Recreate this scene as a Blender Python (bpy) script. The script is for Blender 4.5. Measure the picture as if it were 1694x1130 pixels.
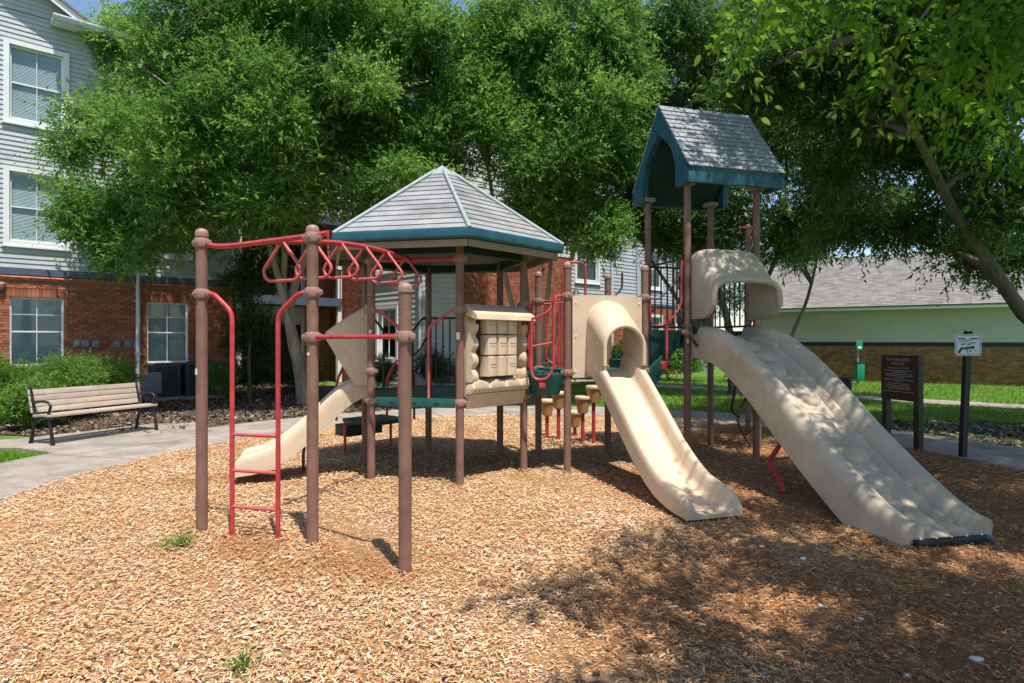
import bpy, bmesh, math, random
import numpy as np
from mathutils import Vector, Matrix
for o in list(bpy.data.objects): bpy.data.objects.remove(o)
SC = bpy.context.scene
COL = SC.collection
rnd = random.Random(7)
NR = np.random.default_rng(11)
V = Vector
# ------------------------------------------------------------------ camera, sky, sun, exposure
FPX, CX, HY, CH = 1003.0, 847.0, 562.0, 1.58
cam = bpy.data.cameras.new('camera')
cam.sensor_fit = 'HORIZONTAL'; cam.sensor_width = 36.0
cam.lens = 36.0 * FPX / 1694.0
cam.shift_y = -3.0 / 1694.0
cam.clip_start = 0.05; cam.clip_end = 2000
camo = bpy.data.objects.new('camera', cam); COL.objects.link(camo)
camo.location = (0, 0, CH); camo.rotation_euler = (math.radians(90), 0, 0)
SC.camera = camo
SUN_EL = math.radians(69.3)
SUN_AZ = math.atan2(0.45, -0.89)          # clockwise from +Y towards +X
world = bpy.data.worlds.new('World'); SC.world = world; world.use_nodes = True
wn = world.node_tree.nodes; wl = world.node_tree.links
sky = wn.new('ShaderNodeTexSky'); sky.sky_type = 'NISHITA'; sky.sun_disc = False
sky.sun_elevation = SUN_EL; sky.sun_rotation = SUN_AZ
sky.air_density = 1.0; sky.dust_density = 0.6; sky.ozone_density = 2.0
wl.new(sky.outputs[0], wn['Background'].inputs[0]); wn['Background'].inputs[1].default_value = 0.145
sl = bpy.data.lights.new('sun', 'SUN'); sl.energy = 5.0; sl.angle = math.radians(0.55); sl.color = (1.0, 0.95, 0.86)
so = bpy.data.objects.new('sun', sl); COL.objects.link(so)
sdir = V((math.sin(SUN_AZ) * math.cos(SUN_EL), math.cos(SUN_AZ) * math.cos(SUN_EL), math.sin(SUN_EL)))
so.rotation_euler = sdir.to_track_quat('Z', 'Y').to_euler(); so.location = sdir * 40
SC.view_settings.view_transform = 'Standard'; SC.view_settings.look = 'None'
SC.view_settings.exposure = 0.45; SC.view_settings.gamma = 1.0
SC.render.engine = 'CYCLES'
SC.cycles.max_bounces = 8; SC.cycles.diffuse_bounces = 4; SC.cycles.glossy_bounces = 3
SC.cycles.transmission_bounces = 6; SC.cycles.transparent_max_bounces = 8
SC.cycles.use_denoising = True
SC.cycles.sample_clamp_indirect = 6

# ------------------------------------------------------------------ helpers
def G(px, py, z=0.0):
    Y = (CH - z) * FPX / (py - HY); return V(((px - CX) / FPX * Y, Y, z))
def W(px, py, Y):
    return V(((px - CX) / FPX * Y, Y, CH - (py - HY) / FPX * Y))
def lerp(a, b, t): return a + (b - a) * t

def mat(name, col, rough=0.6, var=0.12, scale=6.0, col2=None, bump=0.0, bscale=60.0, spec=0.4, piece=0.0, metallic=0.0, streak=False, coords='Object', trans=0.0, attr=None, scuff=0.0, sscale=4.0):
    m = bpy.data.materials.new(name); m.use_nodes = True
    nt = m.node_tree; N = nt.nodes; L = nt.links; b = N['Principled BSDF']
    b.inputs['Roughness'].default_value = rough; b.inputs['Metallic'].default_value = metallic
    b.inputs['Specular IOR Level'].default_value = spec
    tc = N.new('ShaderNodeTexCoord')
    src = tc.outputs[coords]
    if streak:
        mp = N.new('ShaderNodeMapping'); mp.inputs['Scale'].default_value = streak; L.new(src, mp.inputs[0]); src = mp.outputs[0]
    no = N.new('ShaderNodeTexNoise'); no.inputs['Scale'].default_value = scale; no.inputs['Detail'].default_value = 6; no.inputs['Roughness'].default_value = 0.65
    L.new(src, no.inputs['Vector'])
    rp = N.new('ShaderNodeValToRGB'); rp.color_ramp.elements[0].position = 0.3; rp.color_ramp.elements[1].position = 0.72
    c = V(col); c2 = V(col2) if col2 else c * (1 - 2.2 * var)
    rp.color_ramp.elements[0].color = (*c2, 1)
    rp.color_ramp.elements[1].color = (*(V(min(1, x * (1 + var)) for x in c)), 1)
    L.new(no.outputs['Fac'], rp.inputs['Fac'])
    out = rp.outputs['Color']
    if piece > 0:
        oi = N.new('ShaderNodeObjectInfo'); ge = N.new('ShaderNodeNewGeometry')
        ad = N.new('ShaderNodeMath'); ad.operation = 'ADD'; L.new(oi.outputs['Random'], ad.inputs[0])
        if attr:
            at = N.new('ShaderNodeAttribute'); at.attribute_name = attr; L.new(at.outputs['Fac'], ad.inputs[1])
        else: L.new(ge.outputs['Random Per Island'], ad.inputs[1])
        fr = N.new('ShaderNodeMath'); fr.operation = 'FRACT'; L.new(ad.outputs[0], fr.inputs[0])
        mr = N.new('ShaderNodeMapRange'); mr.inputs[3].default_value = 1 - piece; mr.inputs[4].default_value = 1 + piece
        L.new(fr.outputs[0], mr.inputs[0])
        hs = N.new('ShaderNodeHueSaturation'); L.new(mr.outputs[0], hs.inputs['Value']); L.new(out, hs.inputs['Color']); out = hs.outputs['Color']
    if scuff > 0:
        n3 = N.new('ShaderNodeTexNoise'); n3.inputs['Scale'].default_value = sscale; n3.inputs['Detail'].default_value = 9; n3.inputs['Roughness'].default_value = 0.72; n3.inputs['Distortion'].default_value = 1.2
        L.new(tc.outputs[coords], n3.inputs['Vector'])
        r3 = N.new('ShaderNodeMapRange'); r3.inputs[1].default_value = 0.52; r3.inputs[2].default_value = 0.70; r3.inputs[3].default_value = 1.0; r3.inputs[4].default_value = 1.0 - scuff
        L.new(n3.outputs['Fac'], r3.inputs[0]); h3 = N.new('ShaderNodeHueSaturation'); L.new(r3.outputs[0], h3.inputs['Value']); L.new(out, h3.inputs['Color']); out = h3.outputs['Color']
        r4 = N.new('ShaderNodeMapRange'); r4.inputs[1].default_value = 0.4; r4.inputs[2].default_value = 0.7; r4.inputs[3].default_value = rough - .08; r4.inputs[4].default_value = min(1, rough + .2); L.new(n3.outputs['Fac'], r4.inputs[0]); L.new(r4.outputs[0], b.inputs['Roughness'])
    L.new(out, b.inputs['Base Color'])
    if bump > 0:
        n2 = N.new('ShaderNodeTexNoise'); n2.inputs['Scale'].default_value = bscale; n2.inputs['Detail'].default_value = 4; L.new(tc.outputs[coords], n2.inputs['Vector'])
        bp = N.new('ShaderNodeBump'); bp.inputs['Strength'].default_value = bump; bp.inputs['Distance'].default_value = 0.01
        L.new(n2.outputs['Fac'], bp.inputs['Height']); L.new(bp.outputs[0], b.inputs['Normal'])
    return m

def ramp_mat(name, stops, rough=0.8, trans=0.0, spec=0.2, attr='rnd', noise=0.25, nscale=0.6, tcol=1.35):
    """per-piece colour from a face attribute, broken up by a slow noise"""
    m = bpy.data.materials.new(name); m.use_nodes = True
    nt = m.node_tree; N = nt.nodes; L = nt.links; b = N['Principled BSDF']
    b.inputs['Roughness'].default_value = rough; b.inputs['Specular IOR Level'].default_value = spec
    at = N.new('ShaderNodeAttribute'); at.attribute_name = attr
    tc = N.new('ShaderNodeTexCoord'); no = N.new('ShaderNodeTexNoise'); no.inputs['Scale'].default_value = nscale; no.inputs['Detail'].default_value = 3
    L.new(tc.outputs['Object'], no.inputs['Vector'])
    mu = N.new('ShaderNodeMath'); mu.operation = 'MULTIPLY_ADD'; L.new(no.outputs['Fac'], mu.inputs[0]); mu.inputs[1].default_value = noise * 2; mu.inputs[2].default_value = -noise
    ad = N.new('ShaderNodeMath'); ad.operation = 'ADD'; ad.use_clamp = True; L.new(at.outputs['Fac'], ad.inputs[0]); L.new(mu.outputs[0], ad.inputs[1])
    rp = N.new('ShaderNodeValToRGB')
    el = rp.color_ramp.elements
    while len(el) < len(stops): el.new(0.5)
    for e, (p, c) in zip(el, stops): e.position = p; e.color = (*c, 1)
    L.new(ad.outputs[0], rp.inputs['Fac'])
    L.new(rp.outputs['Color'], b.inputs['Base Color'])
    if trans > 0:
        tr = N.new('ShaderNodeBsdfTranslucent'); mx = N.new('ShaderNodeMixShader'); mx.inputs[0].default_value = trans
        hs = N.new('ShaderNodeHueSaturation'); hs.inputs['Hue'].default_value = 0.493; hs.inputs['Value'].default_value = tcol; hs.inputs['Saturation'].default_value = 1.05
        L.new(rp.outputs['Color'], hs.inputs['Color']); L.new(hs.outputs[0], tr.inputs['Color'])
        L.new(b.outputs[0], mx.inputs[1]); L.new(tr.outputs[0], mx.inputs[2]); L.new(mx.outputs[0], N['Material Output'].inputs[0])
    return m

class MB:
    def __init__(s): s.v = []; s.f = []
    def add(s, vs, fs):
        n = len(s.v); s.v += [tuple(p) for p in vs]; s.f += [tuple(i + n for i in f) for f in fs]; return s
    def box(s, c, size, R=None, bev=0.0):
        hx, hy, hz = size[0] / 2, size[1] / 2, size[2] / 2
        R = R or Matrix.Identity(3); c = V(c)
        if bev <= 0:
            vs = [c + R @ V((x, y, z)) for x in (-hx, hx) for y in (-hy, hy) for z in (-hz, hz)]
            s.add(vs, [(0, 1, 3, 2), (4, 6, 7, 5), (0, 4, 5, 1), (2, 3, 7, 6), (0, 2, 6, 4), (1, 5, 7, 3)])
        else:
            bm = bmesh.new(); bmesh.ops.create_cube(bm, size=1)
            for v in bm.verts: v.co = V((v.co.x * size[0], v.co.y * size[1], v.co.z * size[2]))
            bmesh.ops.bevel(bm, geom=list(bm.edges), offset=bev, segments=2, affect='EDGES', profile=0.6)
            bm.verts.index_update()
            s.add([c + R @ v.co for v in bm.verts], [[v.index for v in f.verts] for f in bm.faces]); bm.free()
        return s
    def tube(s, pts, r, seg=8, fil=0.0, caps=True, fseg=5):
        pts = [V(p) for p in pts]
        if fil > 0 and len(pts) > 2:
            q = [pts[0]]
            for i in range(1, len(pts) - 1):
                a, b, c = pts[i - 1], pts[i], pts[i + 1]
                d1 = (a - b); d2 = (c - b); k = min(fil, d1.length * 0.49, d2.length * 0.49)
                p1 = b + d1.normalized() * k; p2 = b + d2.normalized() * k
                for j in range(fseg + 1):
                    t = j / fseg; q.append(p1 * (1 - t) ** 2 + b * 2 * t * (1 - t) + p2 * t * t)
            q.append(pts[-1]); pts = q
        n = len(pts); rad = r if isinstance(r, (list, tuple)) else [r] * n
        if len(rad) != n: rad = [lerp(rad[0], rad[-1], i / (n - 1)) for i in range(n)]
        T = []
        for i in range(n):
            d = pts[min(i + 1, n - 1)] - pts[max(i - 1, 0)]; T.append(d.normalized() if d.length > 1e-9 else V((0, 0, 1)))
        u = T[0].orthogonal().normalized()
        vs = []; fs = []
        for i in range(n):
            u = (u - T[i] * u.dot(T[i]));  u = u.normalized() if u.length > 1e-6 else T[i].orthogonal().normalized()
            w = T[i].cross(u)
            for k in range(seg):
                a = 2 * math.pi * k / seg; vs.append(pts[i] + (u * math.cos(a) + w * math.sin(a)) * rad[i])
        for i in range(n - 1):
            for k in range(seg):
                k2 = (k + 1) % seg; fs.append((i * seg + k, i * seg + k2, (i + 1) * seg + k2, (i + 1) * seg + k))
        if caps: fs.append(tuple(range(seg))[::-1]); fs.append(tuple((n - 1) * seg + k for k in range(seg)))
        s.add(vs, fs); return s
    def lathe(s, c, prof, seg=14):
        c = V(c); vs = []; fs = []
        for (r, z) in prof:
            for k in range(seg):
                a = 2 * math.pi * k / seg; vs.append(c + V((r * math.cos(a), r * math.sin(a), z)))
        n = len(prof)
        for i in range(n - 1):
            for k in range(seg):
                k2 = (k + 1) % seg; fs.append((i * seg + k, i * seg + k2, (i + 1) * seg + k2, (i + 1) * seg + k))
        fs.append(tuple(range(seg))[::-1]); fs.append(tuple((n - 1) * seg + k for k in range(seg)))
        s.add(vs, fs); return s
    def prism(s, poly, d):
        """poly: list of 3d points (planar), extruded by vector d"""
        poly = [V(p) for p in poly]; d = V(d); n = len(poly)
        vs = poly + [p + d for p in poly]
        fs = [tuple(range(n))[::-1], tuple(range(n, 2 * n))] + [(i, (i + 1) % n, (i + 1) % n + n, i + n) for i in range(n)]
        s.add(vs, fs); return s
    def loft(s, rings, closed=True, caps=True):
        n = len(rings[0]); vs = [p for r in rings for p in r]; fs = []
        for i in range(len(rings) - 1):
            for k in range(n if closed else n - 1):
                k2 = (k + 1) % n; fs.append((i * n + k, i * n + k2, (i + 1) * n + k2, (i + 1) * n + k))
        if caps and closed: fs.append(tuple(range(n))[::-1]); fs.append(tuple((len(rings) - 1) * n + k for k in range(n)))
        s.add(vs, fs); return s
    def holeplate(s, outer, inner, d):
        n = len(outer); d = V(d); o = [V(p) for p in outer]; i_ = [V(p) for p in inner]
        vs = o + i_ + [p + d for p in o] + [p + d for p in i_]; fs = []
        for k in range(n):
            j = (k + 1) % n
            fs += [(k, j, n + j, n + k), (2 * n + k, 3 * n + k, 3 * n + j, 2 * n + j), (k, 2 * n + k, 2 * n + j, j), (n + k, n + j, 3 * n + j, 3 * n + k)]
        s.add(vs, fs); return s
    def mesh(s, name, origin=(0, 0, 0), smooth=35):
        me = bpy.data.meshes.new(name); o = V(origin)
        me.from_pydata([tuple(V(p) - o) for p in s.v], [], s.f); me.validate()
        bm = bmesh.new(); bm.from_mesh(me); bmesh.ops.recalc_face_normals(bm, faces=bm.faces); bm.to_mesh(me); bm.free()
        if smooth:
            me.polygons.foreach_set('use_smooth', [True] * len(me.polygons)); me.set_sharp_from_angle(angle=math.radians(smooth))
        return me

ORG = {}
def tag(o, label=None, cat=None, group=None, kind=None):
    if label: o['label'] = label
    if cat: o['category'] = cat
    if group: o['group'] = group
    if kind: o['kind'] = kind
    return o
def thing(name, loc, label, cat, group=None):
    o = bpy.data.objects.new(name, None); COL.objects.link(o); o.location = loc; o.empty_display_size = 0.1
    ORG[o.name] = V(loc); return tag(o, label, cat, group)
def link(name, me, m, parent=None, origin=(0, 0, 0)):
    o = bpy.data.objects.new(name, me); COL.objects.link(o)
    if m and not me.materials: me.materials.append(m)
    if parent: o.parent = parent; ORG[o.name] = ORG[parent.name]
    else: o.location = origin; ORG[o.name] = V(origin)
    return o
def part(name, mb, m, parent, smooth=35, label=None, kind=None):
    o = link(name, mb.mesh(name, ORG[parent.name], smooth), m, parent); return tag(o, label, None, None, kind)
def solo(name, mb, m, origin=(0, 0, 0), smooth=35, **k):
    o = link(name, mb.mesh(name, origin, smooth), m, None, origin); return tag(o, **k)
def inst(name, me, m, parent, M):
    o = bpy.data.objects.new(name, me); COL.objects.link(o)
    if not me.materials: me.materials.append(m)
    o.parent = parent; ORG[o.name] = ORG[parent.name]
    o.matrix_basis = Matrix.Translation(-ORG[parent.name]) @ M; return o
def frame(x, y, z, p):
    M = Matrix.Identity(4); M.col[0][:3] = x; M.col[1][:3] = y; M.col[2][:3] = z; M.col[3][:3] = p; return M
def numesh(name, verts, faces, attr=None, smooth=False):
    """verts (n,3), faces (m,k) numpy"""
    me = bpy.data.meshes.new(name); n = len(verts); m, k = faces.shape
    me.vertices.add(n); me.vertices.foreach_set('co', verts.astype(np.float32).ravel())
    me.loops.add(m * k); me.loops.foreach_set('vertex_index', faces.astype(np.int32).ravel())
    me.polygons.add(m); me.polygons.foreach_set('loop_start', np.arange(0, m * k, k, dtype=np.int32))
    me.update(calc_edges=True)
    if attr is not None:
        a = me.attributes.new('rnd', 'FLOAT', 'FACE'); a.data.foreach_set('value', attr.astype(np.float32))
    if smooth: me.polygons.foreach_set('use_smooth', np.ones(m, dtype=bool))
    return me
def spline(pts, n):
    """Catmull-Rom through pts"""
    P = [V(p) for p in pts]; P = [P[0] * 2 - P[1]] + P + [P[-1] * 2 - P[-2]]; out = []
    segs = len(P) - 3
    for i in range(n + 1):
        t = i / n * segs; k = min(int(t), segs - 1); u = t - k; a, b, c, d = P[k:k + 4]
        out.append(0.5 * ((2 * b) + (c - a) * u + (2 * a - 5 * b + 4 * c - d) * u * u + (3 * b - a - 3 * c + d) * u ** 3))
    return out
def textmesh(body, size, align='CENTER', depth=0.0):
    cu = bpy.data.curves.new('lettering', 'FONT'); cu.body = body; cu.size = size; cu.align_x = align; cu.align_y = 'CENTER'; cu.extrude = depth; cu.resolution_u = 2
    ob = bpy.data.objects.new('lettering', cu); COL.objects.link(ob)
    dg = bpy.context.evaluated_depsgraph_get(); dg.update(); ev = ob.evaluated_get(dg)
    me = bpy.data.meshes.new_from_object(ev); bpy.data.objects.remove(ob); return me

# ------------------------------------------------------------------ materials
M = {}
M['post'] = mat('post_brown', (0.235, 0.125, 0.092), 0.55, 0.13, 5, bump=0.05, bscale=90, scuff=0.22, sscale=7)
M['clamp'] = mat('clamp_brown', (0.34, 0.185, 0.15), 0.55, 0.1, 20, scuff=0.2, sscale=14)
M['red'] = mat('red_coat', (0.50, 0.05, 0.055), 0.48, 0.16, 9, scuff=0.22, sscale=12)
M['redworn'] = mat('red_faded', (0.56, 0.10, 0.10), 0.5, 0.12, 8)
M['rail'] = mat('rail_brown', (0.075, 0.045, 0.045), 0.45, 0.1, 6)
M['beige'] = mat('beige_plastic', (0.65, 0.50, 0.35), 0.5, 0.085, 1.6, bump=0.06, bscale=140, scuff=0.16, sscale=3.0)
M['beigew'] = mat('beige_plastic_weathered', (0.53, 0.44, 0.325), 0.62, 0.12, 2.2, bump=0.06, bscale=120, scuff=0.15, sscale=5)
M['teal'] = mat('teal_plastic', (0.018, 0.105, 0.145), 0.45, 0.2, 3, bump=0.04, bscale=100, scuff=0.25, sscale=5)
M['tealpale'] = mat('teal_faded', (0.30, 0.345, 0.36), 0.6, 0.1, 4)
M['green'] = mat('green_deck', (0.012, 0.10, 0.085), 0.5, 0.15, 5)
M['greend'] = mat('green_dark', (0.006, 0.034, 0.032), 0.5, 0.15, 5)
M['plank'] = mat('roof_plank', (0.30, 0.296, 0.30), 0.75, 0.2, 2.2, piece=0.05, streak=(1, 1, 1), bump=0.1, bscale=70, scuff=0.22, sscale=3.5)
M['shingle'] = mat('roof_shingle_plastic', (0.29, 0.305, 0.335), 0.65, 0.16, 7, piece=0.12, bump=0.12, bscale=60, scuff=0.25, sscale=4)
M['tan'] = mat('tan_soffit', (0.30, 0.235, 0.17), 0.7, 0.1, 3)
M['black'] = mat('black_metal', (0.016, 0.017, 0.019), 0.45, 0.15, 6)
M['white'] = mat('white_trim', (0.76, 0.77, 0.78), 0.5, 0.04, 2)
M['siding'] = mat('siding_grey', (0.45, 0.47, 0.495), 0.6, 0.05, 1.5, piece=0.035, bump=0.04, bscale=40, scuff=0.08, sscale=1.2)
M['sidingw'] = mat('siding_pale', (0.60, 0.60, 0.585), 0.6, 0.05, 1.5, piece=0.035, scuff=0.08, sscale=1.2)
M['band'] = mat('band_slate', (0.085, 0.105, 0.17), 0.6, 0.08, 2)
M['brick'] = mat('red_brick', (0.40, 0.135, 0.075), 0.85, 0.24, 9, piece=0.32, bump=0.25, bscale=60)
M['brickb'] = mat('brown_brick', (0.30, 0.15, 0.065), 0.85, 0.22, 6, piece=0.3, bump=0.2, bscale=50)
M['mortar'] = mat('mortar', (0.30, 0.21, 0.16), 0.95, 0.15, 8, bump=0.2, bscale=80)
M['blind'] = mat('blind_slats', (0.74, 0.76, 0.76), 0.6, 0.04, 3)
M['room'] = mat('dark_room', (0.02, 0.024, 0.028), 0.9, 0.1, 2)
M['glass'] = mat('window_glass', (0.08, 0.11, 0.13), 0.04, 0.05, 2, spec=0.9)
def glassify(m, c, mixf):
    N = m.node_tree.nodes; L = m.node_tree.links
    t = N.new('ShaderNodeBsdfTransparent'); t.inputs[0].default_value = (*c, 1)
    g = N.new('ShaderNodeBsdfGlossy'); g.inputs['Roughness'].default_value = 0.02; g.inputs['Color'].default_value = (0.9, 0.95, 1, 1)
    fr = N.new('ShaderNodeFresnel'); fr.inputs['IOR'].default_value = 1.5
    x = N.new('ShaderNodeMixShader'); L.new(fr.outputs[0], x.inputs[0]); L.new(t.outputs[0], x.inputs[1]); L.new(g.outputs[0], x.inputs[2])
    L.new(x.outputs[0], N['Material Output'].inputs[0])
glassify(M['glass'], (0.72, 0.82, 0.84), 0.1)
M['concrete'] = mat('concrete_path', (0.335, 0.285, 0.245), 0.9, 0.19, 1.8, piece=0.05, bump=0.2, bscale=150, coords='Object', scuff=0.28, sscale=1.6)
M['soil'] = mat('chip_bed_base', (0.32, 0.18, 0.085), 0.95, 0.3, 26, bump=0.6, bscale=60)
M['mulchbase'] = mat('mulch_base', (0.105, 0.07, 0.047), 0.95, 0.3, 14, bump=0.5, bscale=50)
M['lawn'] = mat('lawn_base', (0.10, 0.20, 0.024), 0.95, 0.25, 1.2, bump=0.5, bscale=40)
M['bark'] = mat('tree_bark', (0.15, 0.12, 0.09), 0.9, 0.25, 5, bump=0.5, bscale=18, streak=(1, 1, 0.25))
M['barkpale'] = mat('tree_bark_pale', (0.30, 0.235, 0.17), 0.85, 0.28, 4, bump=0.4, bscale=14, streak=(1, 1, 0.35))
M['darkgrey'] = mat('unit_grey', (0.055, 0.06, 0.062), 0.5, 0.1, 4)
M['boxgrey'] = mat('box_grey', (0.20, 0.22, 0.23), 0.5, 0.08, 4)
M['boxblue'] = mat('box_bluegrey', (0.22, 0.27, 0.32), 0.5, 0.06, 4)
M['pipe'] = mat('downspout_paint', (0.60, 0.63, 0.68), 0.45, 0.06, 3)
M['slat'] = mat('bench_slat', (0.46, 0.375, 0.30), 0.7, 0.1, 3, piece=0.06, streak=(1, 1, 6), bump=0.08, bscale=90, scuff=0.2, sscale=6)
M['asph'] = mat('grey_shingle_roof', (0.235, 0.215, 0.205), 0.9, 0.12, 3, piece=0.16, bump=0.2, bscale=80, scuff=0.15, sscale=0.8)
M['sidingg'] = mat('siding_green_grey', (0.50, 0.50, 0.44), 0.6, 0.05, 1.2, piece=0.03, scuff=0.1, sscale=1.0)
M['bandk'] = mat('band_dark', (0.012, 0.022, 0.024), 0.55, 0.1, 2)
M['signbrown'] = mat('sign_brown', (0.035, 0.027, 0.024), 0.4, 0.12, 5, scuff=0.25, sscale=8)
M['signtext'] = mat('sign_lettering', (0.46, 0.43, 0.37), 0.6, 0.03, 5)
M['signwhite'] = mat('sign_white', (0.74, 0.77, 0.80), 0.4, 0.03, 5)
M['ink'] = mat('sign_ink', (0.05, 0.06, 0.075), 0.5, 0.03, 5)
M['petgreen'] = mat('dispenser_green', (0.01, 0.23, 0.13), 0.4, 0.08, 5)
M['sticker'] = mat('sticker_white', (0.75, 0.72, 0.70), 0.5, 0.03, 5)
M['pod'] = mat('pod_tan', (0.50, 0.27, 0.10), 0.5, 0.1, 6)
M['road'] = mat('road_pale', (0.50, 0.45, 0.42), 0.9, 0.08, 1)
M['stone'] = mat('pale_stone', (0.62, 0.60, 0.56), 0.8, 0.1, 20)
M['leaf_elm'] = ramp_mat('leaf_elm', [(0.0, (0.048, 0.12, 0.028)), (0.45, (0.118, 0.245, 0.05)), (0.8, (0.205, 0.345, 0.072)), (1.0, (0.31, 0.42, 0.12))], 0.6, 0.5, 0.2, noise=0.26, nscale=0.7, tcol=1.38)
M['leaf_oak'] = ramp_mat('leaf_oak', [(0.0, (0.03, 0.08, 0.02)), (0.5, (0.075, 0.155, 0.034)), (0.85, (0.125, 0.22, 0.045)), (1.0, (0.19, 0.27, 0.075))], 0.45, 0.44, 0.4, noise=0.2, nscale=0.5)
M['leaf_near'] = ramp_mat('leaf_near', [(0.0, (0.05, 0.12, 0.012)), (0.5, (0.10, 0.21, 0.022)), (0.85, (0.17, 0.29, 0.03)), (1.0, (0.25, 0.36, 0.06))], 0.65, 0.5, 0.12, noise=0.2, nscale=0.8)
M['leaf_shrub'] = ramp_mat('leaf_shrub', [(0.0, (0.05, 0.11, 0.02)), (0.5, (0.12, 0.24, 0.035)), (1.0, (0.21, 0.34, 0.06))], 0.55, 0.35, 0.3, noise=0.2, nscale=1.2)
M['leaf_dark'] = ramp_mat('leaf_dark', [(0.0, (0.015, 0.045, 0.012)), (0.5, (0.04, 0.085, 0.02)), (1.0, (0.09, 0.15, 0.035))], 0.5, 0.3, 0.35, noise=0.2, nscale=1.2)
M['leaf_dry'] = ramp_mat('twigs_dry', [(0.0, (0.07, 0.055, 0.04)), (0.6, (0.16, 0.125, 0.09)), (1.0, (0.14, 0.17, 0.06))], 0.8, 0.1, 0.2)
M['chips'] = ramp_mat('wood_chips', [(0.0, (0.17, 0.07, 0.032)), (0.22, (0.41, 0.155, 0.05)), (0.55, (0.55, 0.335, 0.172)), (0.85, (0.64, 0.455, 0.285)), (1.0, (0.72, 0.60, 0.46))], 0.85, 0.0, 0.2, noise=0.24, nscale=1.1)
M['mulch'] = ramp_mat('dark_mulch', [(0.0, (0.035, 0.024, 0.018)), (0.6, (0.12, 0.08, 0.055)), (0.9, (0.26, 0.19, 0.14)), (1.0, (0.5, 0.42, 0.34))], 0.9, 0.0, 0.2, noise=0.15, nscale=1.5)
M['grass'] = ramp_mat('grass_blades', [(0.0, (0.06, 0.15, 0.012)), (0.5, (0.14, 0.27, 0.02)), (0.9, (0.23, 0.37, 0.04)), (1.0, (0.36, 0.38, 0.12))], 0.6, 0.35, 0.3, noise=0.3, nscale=0.7)

# ------------------------------------------------------------------ ground, paths, beds
EC = V((0.55, 6.4, 0)); EA, EB = 5.6, 6.4
def ell(t, k=0.0, z=0.0): return V((EC.x + (EA + k) * math.cos(t), EC.y + (EB + k) * math.sin(t), z))
g = MB(); g.add([(-300, -120, -0.03), (300, -120, -0.03), (300, 500, -0.03), (-300, 500, -0.03)], [(0, 1, 2, 3)])
solo('ground', g, M['lawn'], kind='structure')
b = MB(); n = 96; b.add([(EC.x, EC.y, 0.004)] + [tuple(ell(2 * math.pi * i / n, 0.05, -0.004)) for i in range(n)], [(0, 1 + i, 1 + (i + 1) % n) for i in range(n)])
bed = solo('play_area_bed', b, M['soil'], kind='structure')
# concrete ring path in slabs, each slab a piece
path = thing('footpath', (0, 0, 0), None, None); tag(path, kind='structure')
ns = 26
for i in range(ns):
    a0 = 2 * math.pi * i / ns + 0.0012; a1 = 2 * math.pi * (i + 1) / ns - 0.0012
    ring = []
    m_ = MB(); rings = []
    for j in range(7):
        t = lerp(a0, a1, j / 6); o_ = ell(t, 1.55, 0.015); i_ = ell(t, 0.0, 0.015)
        rings.append([i_ + V((0, 0, -0.1)), i_ + V((0, 0, -0.006)), lerp(i_, o_, 0.006), lerp(i_, o_, 0.994), o_ + V((0, 0, -0.006)), o_ + V((0, 0, -0.1))])
    m_.loft(rings); part('slab', m_, M['concrete'], path, smooth=0)
pad = MB(); pp = [G(-80, 743), G(30, 743), G(110, 754), G(300, 730), G(350, 714), G(335, 700), G(250, 703), G(36, 727), G(-80, 735)]
pp = [V((p.x, p.y, 0.019)) for p in pp]; pad.prism([p - V((0, 0, 0.1)) for p in pp], (0, 0, 0.1)); part('bench_pad', pad, M['concrete'], path, smooth=0)
# far straight footpath across the lawn and the parking road
fp = MB(); A_ = V((12.6, 14.4, 0)); B_ = V((2.0, 24.5, 0)); dd = (B_ - A_).normalized(); nn = V((-dd.y, dd.x, 0)); A_ = A_ - dd * 14; B_ = B_ + dd * 10
fpo = thing('lawn_footpath', (0, 0, 0), None, None); tag(fpo, kind='structure')
Lt = (B_ - A_).length; k = int(Lt / 1.5)
for i in range(k):
    p0 = A_ + dd * (i * 1.5 + 0.006); p1 = A_ + dd * ((i + 1) * 1.5 - 0.006); m_ = MB()
    m_.prism([V((q.x, q.y, -0.09)) for q in (p0, p1, p1 + nn * 1.15, p0 + nn * 1.15)], (0, 0, 0.1)); part('slab', m_, M['concrete'], fpo, smooth=0)
rd = MB(); rd.add([(-20, 40, 0.0), (60, 40, 0.0), (60, 58, 0.0), (-20, 58, 0.0)], [(0, 1, 2, 3)]); solo('road', rd, M['road'], kind='structure')
kb = MB(); kb.box((20, 39.9, 0.05), (80, 0.18, 0.16)); solo('kerb', kb, M['concrete'], kind='structure')
# mulch bed at the left behind the bench, up to the building
mbp = [G(-300, 705), G(60, 720), G(230, 718), G(330, 722), G(430, 712), G(600, 700), G(760, 692), V((-1.5, 19.5, 0)), V((-9, 22, 0)), V((-20, 12, 0))]
m_ = MB(); m_.add([(p.x, p.y, -0.014) for p in mbp], [tuple(range(len(mbp)))]); solo('mulch_bed', m_, M['mulchbase'], kind='structure', smooth=0)

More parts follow.
